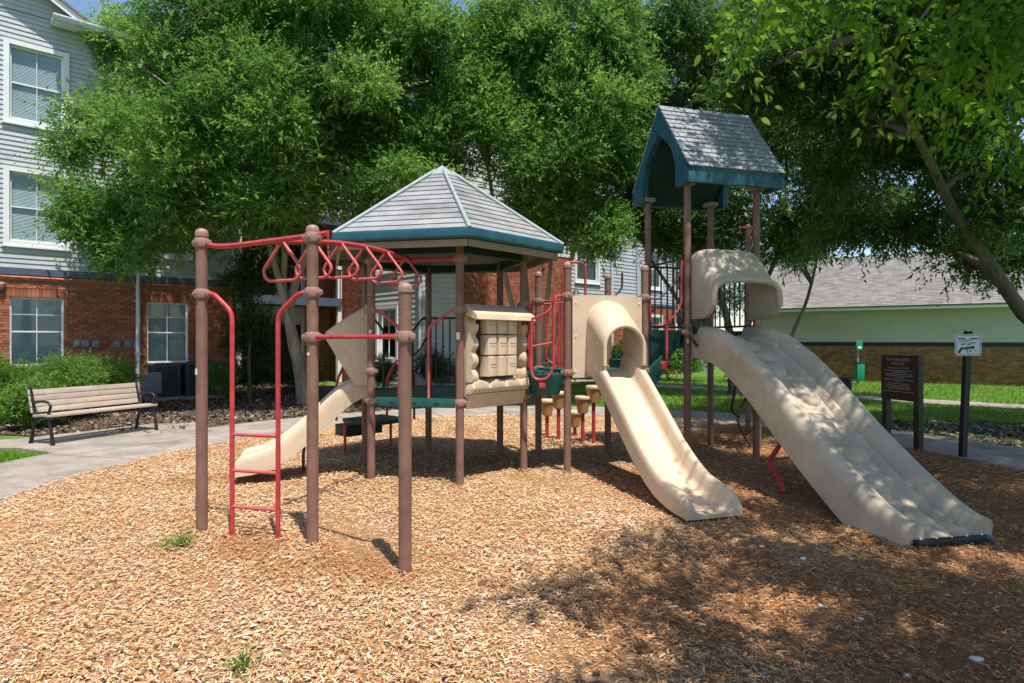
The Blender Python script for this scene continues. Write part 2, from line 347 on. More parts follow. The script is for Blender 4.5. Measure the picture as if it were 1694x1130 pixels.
def chips_mesh(name, P, ln, wd, th, tilt, rng, attr):
    n = len(P); yaw = rng.uniform(0, 2 * np.pi, n); pit = rng.normal(0, tilt, n); rol = rng.normal(0, tilt * 1.3, n)
    cy, sy = np.cos(yaw), np.sin(yaw); cp, sp = np.cos(pit), np.sin(pit); cr, sr = np.cos(rol), np.sin(rol)
    X = np.stack([cy * cp, sy * cp, sp], 1)
    Yv = np.stack([-sy * cr - cy * sp * sr, cy * cr - sy * sp * sr, cp * sr], 1)
    Z = np.cross(X, Yv)
    l = (ln / 2)[:, None]; w = (wd / 2)[:, None]; t = th[:, None]
    sk = rng.uniform(-0.35, 0.35, n)[:, None]
    a = P - X * l - Yv * w; b_ = P + X * l * (1 + sk) - Yv * w * 0.7; c = P + X * l + Yv * w; d = P - X * l * (1 - sk) + Yv * w * 0.6
    e = P - X * l * 0.8 + Z * t; f = P + X * l * 0.8 + Z * t
    vs = np.stack([a, b_, c, d, e, f], 1).reshape(-1, 3)
    base = (np.arange(n) * 6)[:, None]
    fs = np.concatenate([base + np.array([[0, 1, 5, 4]]), base + np.array([[2, 3, 4, 5]]), base + np.array([[1, 2, 5, 5]])[:, :4], base + np.array([[3, 0, 4, 4]])], 1).reshape(-1, 4)
    # use triangles for all
    q = fs.reshape(n, 4, 4); tri = np.concatenate([q[:, 0][:, [0, 1, 2]], q[:, 0][:, [0, 2, 3]], q[:, 1][:, [0, 1, 2]], q[:, 1][:, [0, 2, 3]]], 1).reshape(-1, 3)
    return numesh(name, vs, tri, np.repeat(attr, 4))
def sample_view(n, rng, ymin, ymax, xl, xr, power=2.0):
    """ground points, denser towards the play area's near side"""
    u = rng.uniform(0, 1, n); y = ymin * (ymax / ymin) ** (u ** 0.9); x = rng.uniform(xl, xr, n); return x, y
NCH = 195000
cx_, cy_ = sample_view(int(NCH * 1.75), NR, 1.9, 12.85, -5.2, 6.3)
ok = ((cx_ - EC.x) / (EA - 0.02)) ** 2 + ((cy_ - EC.y) / (EB - 0.02)) ** 2 < 1
ok &= (np.abs(cx_) < cy_ * 0.9 + 0.8)
cx_, cy_ = cx_[ok][:NCH], cy_[ok][:NCH]; nchip = len(cx_)
und = 0.012 * np.sin(cx_ * 1.7 + 0.6) * np.cos(cy_ * 1.3) + 0.010 * np.sin(cx_ * 4.1 + cy_ * 3.3)
ln = np.exp(NR.normal(math.log(0.019), 0.48, nchip)) * (1 + 0.05 * cy_); wd = np.exp(NR.normal(math.log(0.0060), 0.4, nchip)) * (1 + 0.07 * cy_)
ln = np.clip(ln, 0.01, 0.085); wd = np.clip(wd, 0.003, 0.022)
P = np.stack([cx_, cy_, 0.010 + NR.uniform(0, 0.016, nchip) + und * 1.0], 1)
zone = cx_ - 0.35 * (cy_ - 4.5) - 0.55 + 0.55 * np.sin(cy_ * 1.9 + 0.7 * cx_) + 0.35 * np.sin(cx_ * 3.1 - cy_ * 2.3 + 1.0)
shade_scuff = np.clip(zone / 1.6, 0, 1)  # red-brown shade of the right side painted into the chip colour
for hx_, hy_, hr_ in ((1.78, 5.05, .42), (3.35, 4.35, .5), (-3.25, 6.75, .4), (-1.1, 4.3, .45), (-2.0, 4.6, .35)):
    shade_scuff = np.maximum(shade_scuff, np.clip(1.15 - np.hypot((cx_ - hx_) / 1.35, cy_ - hy_) / hr_ + .25 * np.sin(cx_ * 9 + cy_ * 7), 0, .75))  # darker fines in the scuffed hollows at slide exits and bars
at_ = np.clip(NR.normal(0.62, 0.22, nchip) - 0.42 * shade_scuff, 0, 1)
ns_ = 1500; th_s = NR.uniform(0, 2 * np.pi, ns_); kk = np.abs(NR.normal(0, .14, ns_)); sx_ = EC.x + (EA + kk) * np.cos(th_s); sy_ = EC.y + (EB + kk) * np.sin(th_s)
P = np.vstack([P, np.stack([sx_, sy_, np.full(ns_, .021)], 1)]); ln = np.concatenate([ln, NR.uniform(.015, .045, ns_)]); wd = np.concatenate([wd, NR.uniform(.005, .012, ns_)]); at_ = np.concatenate([at_, np.clip(NR.normal(.55, .25, ns_), 0, 1)])
pq = np.array([(-1.571, 6.763), (-.563, 6.532), (.141, 7.29), (-.163, 8.278), (-1.171, 8.509), (-1.875, 7.752), (.655, 7.18), (1.637, 7.479), (1.338, 8.46), (.356, 8.161), (2.225, 7.692), (3.212, 7.97), (2.933, 8.958), (1.946, 8.679), (-2.533, 4.951), (-1.542, 4.688), (-.726, 4.116), (-2.25, 4.876), (-1.84, 4.767)])
npq = 90; ii = np.repeat(np.arange(len(pq)), npq); ra_ = .045 + np.abs(NR.normal(0, .05, len(ii))); aa = NR.uniform(0, 6.283, len(ii))
P = np.vstack([P, np.stack([pq[ii, 0] + ra_ * np.cos(aa), pq[ii, 1] + ra_ * np.sin(aa), .012 + NR.uniform(0, .03, len(ii)) * np.clip(1.3 - ra_ / .12, .2, 1)], 1)]); ln = np.concatenate([ln, NR.uniform(.015, .04, len(ii))]); wd = np.concatenate([wd, NR.uniform(.005, .011, len(ii))]); at_ = np.concatenate([at_, np.clip(NR.normal(.5, .25, len(ii)), 0, 1)])
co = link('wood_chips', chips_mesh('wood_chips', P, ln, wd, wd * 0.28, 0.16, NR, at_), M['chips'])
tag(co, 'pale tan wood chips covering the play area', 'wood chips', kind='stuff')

# ------------------------------------------------------------------ play structure
HC = V((-0.867, 7.521, 0)); HR = 1.034; HA = 3.964
HX = [V((HC.x + HR * math.cos(HA + i * math.pi / 3), HC.y + HR * math.sin(HA + i * math.pi / 3), 0)) for i in range(6)]   # A..F
ma = 0.296; um = V((math.cos(ma), math.sin(ma), 0)); vm = V((-math.sin(ma), math.cos(ma), 0)); SD = 1.026
M1 = V((0.655, 7.18, 0)); M4 = M1 + um * SD; M3 = M4 + vm * SD; M2 = M1 + vm * SD
ta = 0.275; ut = V((math.cos(ta), math.sin(ta), 0)); vt = V((-math.sin(ta), math.cos(ta), 0))
T1 = V((2.225, 7.692, 0)); T3 = T1 + ut * SD; T2 = T3 + vt * SD; T4 = T1 + vt * SD
L1 = V((-2.533, 4.951, 0)); L2 = V((-1.542, 4.688, 0)); L3 = V((-0.726, 4.116, 0))
ZH, ZM, ZT = 0.93, 1.20, 1.68
UP = V((0, 0, 1))
ps = thing('play_structure', (0.6, 7.4, 0), 'large playground climbing structure with two roofs, three beige slides and brown posts', 'playground')
clampmesh = MB().lathe((0, 0, 0), [(0.046, -0.038), (0.056, -0.034), (0.060, -0.02), (0.060, 0.02), (0.056, 0.034), (0.046, 0.038)], 16)
clampmesh.box((0.068, 0, 0), (0.03, 0.045, 0.045), bev=0.008); clampmesh.box((-0.068, 0, 0), (0.03, 0.045, 0.045), bev=0.008)
for sy_ in (-1, 1):
    for sx_ in (-.068, .068): clampmesh.tube([(sx_, sy_ * .02, 0), (sx_, sy_ * .030, 0)], .009, 8)
    clampmesh.box((0, sy_ * .060, 0), (.03, .012, .03), bev=.004)
clampmesh = clampmesh.mesh('clamp', smooth=40)
capmesh = MB().lathe((0, 0, 0), [(0.050, -0.03), (0.051, 0.0), (0.046, 0.018), (0.032, 0.032), (0.012, 0.038)], 16).mesh('post_cap', smooth=50)
boltmesh = MB().lathe((0, 0, 0), [(0.009, 0), (0.009, 0.006), (0.005, 0.010)], 8).mesh('bolt')
def post(p, h, clamps=(), cap=True, yaw=0.0, r=0.0445):
    q = V((p.x, p.y, -0.06)); m_ = MB().tube([q, V((p.x, p.y, h))], r, 18)
    o = part('post', m_, M['post'], ps)
    for z in clamps: inst('clamp', clampmesh, M['clamp'], o, Matrix.Translation((p.x, p.y, z)) @ Matrix.Rotation(yaw + rnd.uniform(-.15, .15), 4, 'Z'))
    if cap: inst('post_cap', capmesh, M['clamp'], o, Matrix.Translation((p.x, p.y, h)))
    return o
def sticker(o, p, z, az, w=0.03, h=0.05):
    d = V((math.cos(az), math.sin(az), 0)); t = V((-d.y, d.x, 0)); c = V((p.x, p.y, z)) + d * 0.0452
    m_ = MB(); m_.prism([c - t * w / 2 - UP * h / 2 - d * .002, c + t * w / 2 - UP * h / 2 - d * .002, c + t * w / 2 + UP * h / 2 - d * .002, c - t * w / 2 + UP * h / 2 - d * .002], d * 0.0035)
    part('sticker', m_, M['sticker'], o)
yl = math.atan2((L2 - L1).y, (L2 - L1).x); yl2 = math.atan2((L3 - L2).y, (L3 - L2).x); yab = math.atan2((HX[1] - HX[0]).y, (HX[1] - HX[0]).x)
o = post(L1, 2.45, (2.37, 1.955), yaw=yl); sticker(o, L1, 1.32, -2.2)
o = post(L2, 2.43, (2.37, 1.945, 1.60), yaw=yl); sticker(o, L2, 1.47, -2.0, .02, .02)
post(L3, 1.93, (1.60,), yaw=yl2)
RZ = 2.66
for i, p in enumerate(HX):
    cl = {0: (0.90, 1.23, 1.90, 2.46), 1: (0.90, 1.90, 2.45), 2: (0.90, 2.0), 3: (0.90, 1.9), 4: (0.90, 1.88), 5: (0.90, 1.9)}[i]
    o = post(p, RZ, cl, cap=False, yaw=yab)
    if i == 1: sticker(o, p, 1.62, -1.9, .04, .075)
    if i == 0: sticker(o, p, 1.67, -1.6, .03, .035)
for i, p in enumerate((M1, M4, M3, M2)): post(p, 2.46, (1.19, 2.10), yaw=ma)
for i, p in enumerate((T1, T3, T2, T4)):
    o = post(p, 3.6, (1.66, 2.0) if i else (1.67,), cap=False, yaw=ta)
    if i == 0: sticker(o, p, 1.56, -1.7, .025, .05)

def bar(name, pts, r, m, parent, fil=0.0, seg=8, smooth=40): return part(name, MB().tube(pts, r, seg, fil), m, parent, smooth)
def at(p, z): return V((p.x, p.y, z))

# --- decks
def deck(poly, z, lip=0.10, m='green'):
    c = sum((V(p) for p in poly), V()) / len(poly)
    d_ = part('deck', MB().prism([at(p, z - 0.03) for p in poly], (0, 0, 0.03)), M[m], ps, 0)
    n = len(poly)
    for i in range(n):
        a, b_ = poly[i], poly[(i + 1) % n]; d = (b_ - a).normalized(); a2 = a + d * 0.05; b2 = b_ - d * 0.05; nrm = V((d.y, -d.x, 0))
        if nrm.dot((a + b_) / 2 - c) < 0: nrm = -nrm
        e = MB().box(at((a2 + b2) / 2 + nrm * 0.012, z - lip / 2 + 0.012), ((b2 - a2).length, 0.03, lip), Matrix((d, nrm, UP)).transposed(), bev=0.008)
        eo = part('deck_edge', e, M[m], d_)
        for q in (0.22, 0.5, 0.78):
            pz = lerp(a2, b2, q) + nrm * 0.0285; part('slot', MB().box(at(pz, z - 0.045), (0.055, 0.006, 0.016), Matrix((d, nrm, UP)).transposed()), M['greend'], d_, 0)
    return d_
deck(HX, ZH)
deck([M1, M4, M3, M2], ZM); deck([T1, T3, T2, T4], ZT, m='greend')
deck([HX[2] + V((.04, .03, 0)), M1 + V((-.04, .06, 0)), M2 + V((-.04, -.03, 0)), HX[3] + V((.06, -.04, 0))], ZM - 0.02)

# --- hexagonal roof
RR = 1.49; ZE, ZP = 2.70, 3.70
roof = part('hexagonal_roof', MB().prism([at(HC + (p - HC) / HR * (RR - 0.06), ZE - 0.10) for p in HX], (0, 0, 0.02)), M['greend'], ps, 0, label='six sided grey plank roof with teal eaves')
apex = V((HC.x, HC.y, ZP)); NC = 12
cornr = [at(HC + (p - HC) / HR * RR, ZE) for p in HX]
for i in range(6):
    a, b_ = cornr[i], cornr[(i + 1) % 6]; mid = (a + b_) / 2; nrm = (b_ - a).cross(apex - a).normalized()
    if nrm.z < 0: nrm = -nrm
    for k in range(NC):
        t0 = k / NC * 0.9; t1 = (k + 1) / NC * 0.9 + 0.012
        lo = 0.014; q = [lerp(a, apex, t0) + nrm * lo, lerp(b_, apex, t0) + nrm * lo, lerp(b_, apex, t1) + nrm * 0.002, lerp(a, apex, t1) + nrm * 0.002]
        m_ = MB().prism([p - nrm * 0.016 for p in q], nrm * 0.016); part('roof_course', m_, M['plank'], roof, 0)
    # fascia
    d = (b_ - a).normalized(); out = V((mid.x - HC.x, mid.y - HC.y, 0)).normalized()
    prof = [(-0.05, 0.01), (0.0, 0.022), (0.022, 0.012), (0.030, -0.02), (0.024, -0.07), (0.008, -0.088), (-0.04, -0.088)]
    ra = [at(a, 0) + (at(a, 0) - HC).normalized() * x / math.cos(math.pi / 6) + UP * (ZE + z) for x, z in prof]
    rb = [at(b_, 0) + (at(b_, 0) - HC).normalized() * x / math.cos(math.pi / 6) + UP * (ZE + z) for x, z in prof]
    part('eave_trim', MB().loft([ra, rb]), M['teal'], roof, 30)
    sa = at(a, ZE - 0.13) - (at(a, 0) - HC).normalized() * 0.06; sb = at(b_, ZE - 0.13) - (at(b_, 0) - HC).normalized() * 0.06
    part('soffit_board', MB().box((sa + sb) / 2, ((sb - sa).length, 0.03, 0.07), Matrix((d, out, UP)).transposed()), M['tan'], roof, 0)
    # hip cap
    hd = (apex - a); r0 = a + (at(a, 0) - HC).normalized() * 0.02 - UP * 0.015; r1 = lerp(a, apex, 0.92)
    part('hip_cap', MB().tube([r0 + UP * 0.02, r1 + UP * 0.03], 0.024, 8), M['tealpale'], roof, 50)
cp = MB(); ring0 = [lerp(c, apex, 0.86) + UP * 0.035 for c in cornr]; ring1 = [lerp(c, apex, 0.86) - UP * 0.01 for c in cornr]
cp.add(ring1 + ring0 + [apex + UP * 0.045], [(i, (i + 1) % 6, 6 + (i + 1) % 6, 6 + i) for i in range(6)] + [(6 + i, 6 + (i + 1) % 6, 12) for i in range(6)] + [tuple(range(5, -1, -1))])
part('peak_cap', cp, M['tealpale'], roof, 0)
# under-roof: dark inner hull and ring beams
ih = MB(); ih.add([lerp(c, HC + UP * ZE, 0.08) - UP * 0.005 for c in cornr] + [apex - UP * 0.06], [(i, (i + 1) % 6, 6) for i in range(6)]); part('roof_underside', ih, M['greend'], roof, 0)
for i in range(6):
    a, b_ = at(HX[i], RZ - 0.10), at(HX[(i + 1) % 6], RZ - 0.10); d = (b_ - a).normalized()
    part('ring_beam', MB().box((a + b_) / 2, ((b_ - a).length - .09, 0.04, 0.09), Matrix((d, V((-d.y, d.x, 0)), UP)).transposed()), M['greend'], roof, 0)

# --- gable roof of the tower
Z0, Z1 = 3.55, 4.70; ov0, ov1 = -0.22, SD + 0.24; ul0, ul1 = -0.12, SD + 0.26
def TR(u, v, z): return at(T1 + ut * u + vt * v, z)
vmid = (ov0 + ov1) / 2
gr = part('gable_roof', MB().prism([TR(ul0 + .06, ov0 + 0.03, Z0 + .02), TR(ul0 + .06, vmid, Z1 - .05), TR(ul0 + .06, ov1 - .03, Z0 + .02), TR(ul0 + .06, ov1 - .10, Z0 + .02), TR(ul0 + .06, vmid, Z1 - .18), TR(ul0 + .06, ov0 + .10, Z0 + .02)], ut * (ul1 - ul0 - .12)), M['greend'], ps, 0, label='steep teal gable roof with grey shingles on the tower')
for (ua, ud) in ((ul0, 0.09), (ul1 - 0.09, 0.09)):
    outer = [TR(ua, ov0, Z0 - .02), TR(ua, ov0, Z0 + 0.16), TR(ua, lerp(ov0, vmid, .5), lerp(Z0 + .16, Z1, .5)), TR(ua, vmid, Z1 + .01), TR(ua, lerp(ov1, vmid, .5), lerp(Z0 + .16, Z1, .5)), TR(ua, ov1, Z0 + 0.16), TR(ua, ov1, Z0 - .02)]
    # gothic arch cut-out
    hw = 0.44
    arc = []
    zz0 = Z0 - 0.02; ztop = Z0 + 0.80
    innerL = [TR(ua, vmid - hw, zz0), TR(ua, vmid - hw, Z0 + .22), TR(ua, vmid - hw * .72, Z0 + 0.52), TR(ua, vmid, ztop), TR(ua, vmid + hw * .72, Z0 + .52), TR(ua, vmid + hw, Z0 + .22), TR(ua, vmid + hw, zz0)]
    # refine by spline so that the arch curves
    def ref(pts, n):
        out = []
        for i in range(len(pts) - 1):
            for j in range(n): out.append(lerp(pts[i], pts[i + 1], j / n))
        return out + [pts[-1]]
    ia = [innerL[0], innerL[1]] ; curveL = spline(innerL[1:4], 8); curveR = spline(innerL[3:6], 8)
    inn = ref([innerL[0], innerL[1]], 2)[:-1] + curveL + curveR[1:] + ref([innerL[5], innerL[6]], 2)[1:]
    no_ = len(inn); outp = []
    L_ = [0]
    for i in range(1, len(outer)): L_.append(L_[-1] + (outer[i] - outer[i - 1]).length)
    # match halves: apex of outer to apex of inner
    half = (no_ - 1) // 2
    for i in range(no_):
        if i <= half: s_ = i / half * L_[3]
        else: s_ = L_[3] + (i - half) / (no_ - 1 - half) * (L_[6] - L_[3])
        for k in range(6):
            if s_ <= L_[k + 1] + 1e-9: outp.append(lerp(outer[k], outer[k + 1], (s_ - L_[k]) / (L_[k + 1] - L_[k]))); break
    m_ = MB(); d = ut * ud; n = no_
    vs = outp + inn + [p + d for p in outp] + [p + d for p in inn]; fs = []
    for k in range(n - 1):
        j = k + 1; fs += [(k, j, n + j, n + k), (2 * n + k, 3 * n + k, 3 * n + j, 2 * n + j), (k, 2 * n + k, 2 * n + j, j), (n + k, n + j, 3 * n + j, 3 * n + k)]
    fs += [(0, n, 3 * n, 2 * n), (n - 1, 3 * n - 1, 4 * n - 1, 2 * n - 1)]
    m_.add(vs, fs); part('gable_panel', m_, M['teal'], gr, 40)
for sgn in (0, 1):
    e = ov0 if sgn == 0 else ov1; lo = lambda t: lerp(e, vmid, t)
    # fascia along the eave
    vo = -1 if sgn == 0 else 1
    fb = [TR(ul0 + .09, e, Z0 - .02), TR(ul0 + .09, e, Z0 + .20), TR(ul0 + .09, e - vo * .05, Z0 + .20), TR(ul0 + .09, e - vo * .05, Z0 - .02)]
    part('eave_trim', MB().prism(fb, ut * (ul1 - ul0 - .18)), M['teal'], gr, 0)
    slope0 = V((0, 0, 0)) + TR(0, e, Z0 + .16) ; slope1 = TR(0, vmid, Z1 + .01); sv = (slope1 - slope0); sl_ = sv.length; sv.normalize(); nrm = sv.cross(ut).normalized()
    if nrm.z < 0: nrm = -nrm
    NRW, NCL = 13, 10; rw = sl_ / NRW; cw = (ul1 - ul0) / (NCL - 0.5)
    full = MB().prism([(-cw / 2 + .004, 0, 0.002), (cw / 2 - .004, 0, 0.002), (cw / 2 - .004, rw * 1.15, -.012), (-cw / 2 + .004, rw * 1.15, -.012)], (0, 0, 0.018)).mesh('shingle', smooth=0)
    halfm = MB().prism([(-cw / 4 + .004, 0, 0.002), (cw / 4 - .004, 0, 0.002), (cw / 4 - .004, rw * 1.15, -.012), (-cw / 4 + .004, rw * 1.15, -.012)], (0, 0, 0.018)).mesh('shingle', smooth=0)
    for r in range(NRW):
        off = 0 if r % 2 else 0.5
        for c in range(NCL):
            if r % 2: u_ = ul0 + cw * (c + .5); me_ = full
            else: u_ = ul0 + cw * c; me_ = full
            if r % 2 and c == NCL - 1: u_ = ul1 - cw * .25; me_ = halfm
            if not r % 2 and c == 0: u_ = ul0 + cw * .25; me_ = halfm
            Xv = ut; p = slope0 + ut * u_ + sv * (r * rw) + nrm * (0.012 + rnd.uniform(-.003, .003))
            inst('shingle', me_, M['shingle'], gr, frame(Xv, sv, Xv.cross(sv) if Xv.cross(sv).z > 0 else -Xv.cross(sv), p) if True else None)
part('ridge_cap', MB().tube([TR(ul0 - .005, vmid, Z1 + .015), TR(ul1 + .005, vmid, Z1 + .015)], 0.022, 8), M['shingle'], gr)
for p in (T1, T3, T2, T4):
    part('corner_bracket', MB().box(at(p, Z0 + .02), (0.16, 0.16, 0.06), Matrix((ut, vt, UP)).transposed(), bev=.01), M['tan'], gr)

# --- slides
def slide(name, base, dirv, path2, prof, m, label, n=40, taper=True, wend=1.0):
    lat = V((-dirv.y, dirv.x, 0)) * -1.0
    pts = spline([V((t, z, 0)) for t, z in path2], n); rings = []
    for i, p in enumerate(pts):
        tg = (pts[min(i + 1, n)] - pts[max(i - 1, 0)]).normalized(); nr = V((-tg.y, tg.x, 0))
        f_ = (i / n - .9) / .1; sc_ = 1.0 if f_ <= 0 or not taper else math.sqrt(max(0.0, 1 - .93 * f_ * f_))
        rings.append([base + dirv * (p.x + nr.x * h * (sc_ if h > .03 else 1)) + lat * (l * lerp(1, wend, i / n)) + UP * (p.y + nr.y * h * (sc_ if h > .03 else 1)) for l, h in prof])
    return part(name, MB().loft(rings), m, ps, 50, label=label), pts, lat
def chan(hw, wall, rail, under):
    L_ = [(-hw, -under), (-hw, wall * .55), (-hw + .006, wall * .85), (-hw + rail * .25, wall * .98), (-hw + rail * .5, wall), (-hw + rail * .75, wall * .97), (-hw + rail * .97, wall * .8), (-hw + rail * 1.1, wall * .35), (-hw + rail * 1.25, .02), (-hw + rail * 1.6, 0.0)]
    return L_ + [(-l, h) for l, h in reversed(L_)]
# middle single slide
mo = V((um.y, -um.x, 0)); mm = (M1 + M4) / 2
sl2, sp2, la2 = slide('slide', mm, mo, [(-.02, 1.215), (.14, 1.205), (.36, 1.08), (.75, .76), (1.15, .42), (1.5, .19), (1.8, .09), (2.14, .06)], chan(0.285, 0.185, 0.085, 0.035), M['beige'], 'beige single slide facing the camera')
# short left slide
lm = (HX[5] + HX[0]) / 2; lo_ = (lm - HC).normalized()
sl1, sp1, la1 = slide('slide', lm, lo_, [(-.02, .945), (.1, .935), (.3, .81), (.62, .50), (.95, .25), (1.2, .15), (1.45, .12)], chan(0.285, 0.19, 0.085, 0.035), M['beige'], 'short beige slide behind the red ladder')
part('rib', MB().tube([lm + lo_ * (p.x) + la1 * -.0 + UP * (p.y + .006) for p in sp1[6:]], 0.012, 6), M['beige'], sl1)
part('leg', MB().tube([lm + lo_ * .72 + la1 * .2 + UP * .42, lm + lo_ * .74 + la1 * .2 + UP * .2, lm + lo_ * .74 + la1 * .2 - UP * .05], 0.019, 8, .05), M['rail'], sl1)
# tall climbing slide
tm = (T1 + T3) / 2; to = (V((3.37, 4.645, 0)) - tm).normalized()
P3 = [(-.47, -.23), (-.47, .06), (-.462, .12), (-.44, .155), (-.40, .172), (-.35, .17), (-.305, .145), (-.275, .09), (-.262, .055), (-.24, .05), (-.218, .062), (-.196, .045), (-.175, .006), (0, -.008), (.20, 0), (.25, .02), (.275, .09), (.31, .15), (.35, .172), (.40, .168), (.44, .14), (.462, .09), (.47, .04), (.47, -.23)]
sl3, sp3, la3 = slide('climbing_slide', tm, to, [(.0, 1.585), (.24, 1.575), (.55, 1.53), (.85, 1.42), (1.30, 1.175), (1.68, .905), (2.05, .635), (2.46, .365), (2.83, .15), (3.05, .055), (3.22, .02)], P3, M['beigew'], 'wide tall weathered beige slide with moulded bumps, dappled with shade', 56, False, .86)
def onslide(pts, base, dv, lat, t, l, h):
    i = min(range(len(pts)), key=lambda k: abs(pts[k].x - t)); i = max(1, min(len(pts) - 2, i)); tg = (pts[i + 1] - pts[i - 1]).normalized(); nr = V((-tg.y, tg.x, 0)); p = pts[i]
    c = base + dv * (p.x + nr.x * h) + lat * l + UP * (p.y + nr.y * h); return c, (dv * tg.x + UP * tg.y).normalized(), (dv * nr.x + UP * nr.y).normalized()
bump_m = []
for t, l, a, b_, hgt in ((.30, .02, .15, .13, .07), (.62, .05, .16, .15, .06), (.92, -.02, .13, .12, .05), (1.22, .08, .17, .15, .085), (1.55, -.06, .15, .14, .06), (1.9, .06, .16, .15, .05), (2.25, -.04, .15, .16, .06), (2.6, .06, .15, .14, .05), (2.9, -.06, .12, .12, .04)):
    c, tg, nr = onslide(sp3, tm, to, la3, t, l, -0.012); m_ = MB(); vs = []; fs = []; R_, S_ = 5, 14
    for r in range(R_ + 1):
        ph = r / R_ * math.pi / 2
        for s_ in range(S_):
            an = 2 * math.pi * s_ / S_; wob = 1 + .12 * math.sin(2 * an + t * 5) + .06 * math.sin(3 * an + t)
            vs.append(c + tg * (a * math.cos(ph) * math.cos(an) * wob) + la3 * (b_ * math.cos(ph) * math.sin(an) * wob) + nr * (hgt * math.sin(ph) ** .8))
    for r in range(R_):
        for s_ in range(S_): s2 = (s_ + 1) % S_; fs.append((r * S_ + s_, r * S_ + s2, (r + 1) * S_ + s2, (r + 1) * S_ + s_))
    m_.add(vs, fs); part('climbing_bump', m_, M['beigew'], sl3, 60)
# bracket, foot bar and supports of the tall slide
c0, tg0, nr0 = onslide(sp3, tm, to, la3, 1.25, -.478, .0)
part('side_gusset', MB().prism([c0 - tg0 * .20 - nr0 * .09, c0 + tg0 * .22 - nr0 * .19, c0 + tg0 * .05 - nr0 * .05], la3 * -.025), M['beige'], sl3)
e0 = tm + to * 3.2; fb = MB(); fb.box(e0 + UP * .035 + to * .05, (0.66, 0.05, 0.06), Matrix((la3, to, UP)).transposed(), bev=.015); part('foot_bar', fb, M['black'], sl3)
for s_ in (-.28, -.14, 0, .14, .28): inst('bolt', boltmesh, M['white'], sl3, Matrix.Translation(e0 + la3 * s_ + UP * .066 + to * .05))
part('foot_bracket', MB().tube([e0 + la3 * -.30 + UP * .05 + to * .05, e0 + la3 * -.34 + UP * .04 + to * .08, e0 + la3 * -.36 - UP * .04 + to * .06], 0.022, 8, .03), M['band'], sl3)
part('support_leg', MB().tube([tm + to * 1.25 + la3 * -.36 + UP * .95, G(1270, 760, .38).xy.to_3d() * 0 + W(1270, 765, 6.55), W(1291, 792, 6.25), V((2.78, 6.18, -.05))], 0.026, 10, .08), M['red'], sl3)

# --- hood panel over the middle slide
def archring(base, lat, out, o_, hw, zs, zb, top, n=9, pw=2.0):
    """arch polyline from left foot over the top to the right foot; zs springing, zb foot"""
    r = [(-hw, zb), (-hw, lerp(zb, zs, .5))]
    for i in range(2 * n + 1):
        a = math.pi * (1 - i / (2 * n)); ca, sa = math.cos(a), math.sin(a)
        r.append((hw * math.copysign(abs(ca) ** (2 / pw), ca), zs + (top - zs) * abs(sa) ** (2 / pw)))
    r += [(hw, lerp(zb, zs, .5)), (hw, zb)]
    return [base + out * o_ + lat * l + UP * z for l, z in r]
lat2 = um
def hood(name, base, lat, out, secs, th, m, parent):
    """secs: list of (o, hw, zs, zb, top, pw); builds a shell of thickness th"""
    rings = []
    for (o_, hw, zs, zb, top, pw) in secs:
        a = archring(base, lat, out, o_, hw, zs, zb, top, pw=pw); b_ = archring(base, lat, out, o_, hw - th, zs, zb, top - th, pw=pw)
        rings.append(a + b_[::-1])
    ob = part(name, MB().loft(rings), m, parent, 60)
    o_, hw, zs, zb, top, pw = secs[-1]
    part('lip', MB().tube(archring(base, lat, out, o_, hw - th / 2, zs, zb, top - th / 2, pw=pw), th * .72, 8), m, ob, 60)
    return ob
# panel
pz0, pz1 = ZM - .07, 2.115; pw_ = SD / 2 - .055
inn = [mm + mo * .0 + lat2 * l + UP * z for l, z in [(-.235, 1.16), (-.235, 1.5), (-.235, 1.78), (-.20, 1.90), (-.12, 1.98), (0, 2.01), (.12, 1.98), (.20, 1.90), (.235, 1.78), (.235, 1.5), (.235, 1.16), (0, 1.16)]]
outr = [mm + lat2 * l + UP * z for l, z in [(-pw_, pz0), (-pw_, 1.5), (-pw_, 1.85), (-pw_, pz1 - .02), (-pw_ * .5, pz1), (0, pz1), (pw_ * .5, pz1), (pw_, pz1 - .02), (pw_, 1.85), (pw_, 1.5), (pw_, pz0), (0, pz0)]]
hp = part('slide_panel', MB().holeplate([p + mo * .03 for p in outr], [p + mo * .03 for p in inn], mo * -.06), M['beige'], ps, 30, label='square beige panel with an arched tunnel over the slide')
hood('tunnel_hood', mm, lat2, mo, [(.02, .275, 1.80, 1.14, 2.05, 2), (.10, .275, 1.77, 1.15, 2.03, 2), (.22, .272, 1.68, 1.19, 1.955, 2), (.34, .268, 1.585, 1.24, 1.86, 2), (.46, .265, 1.49, 1.29, 1.755, 2)], .035, M['beige'], hp)
for s_ in (-1, 1):
    for z in (1.2, 1.62, 2.02): inst('bolt', boltmesh, M['clamp'], hp, Matrix.Translation(mm + lat2 * s_ * (pw_ - .04) + mo * .03 + UP * z) @ mo.to_track_quat('Z', 'Y').to_matrix().to_4x4())
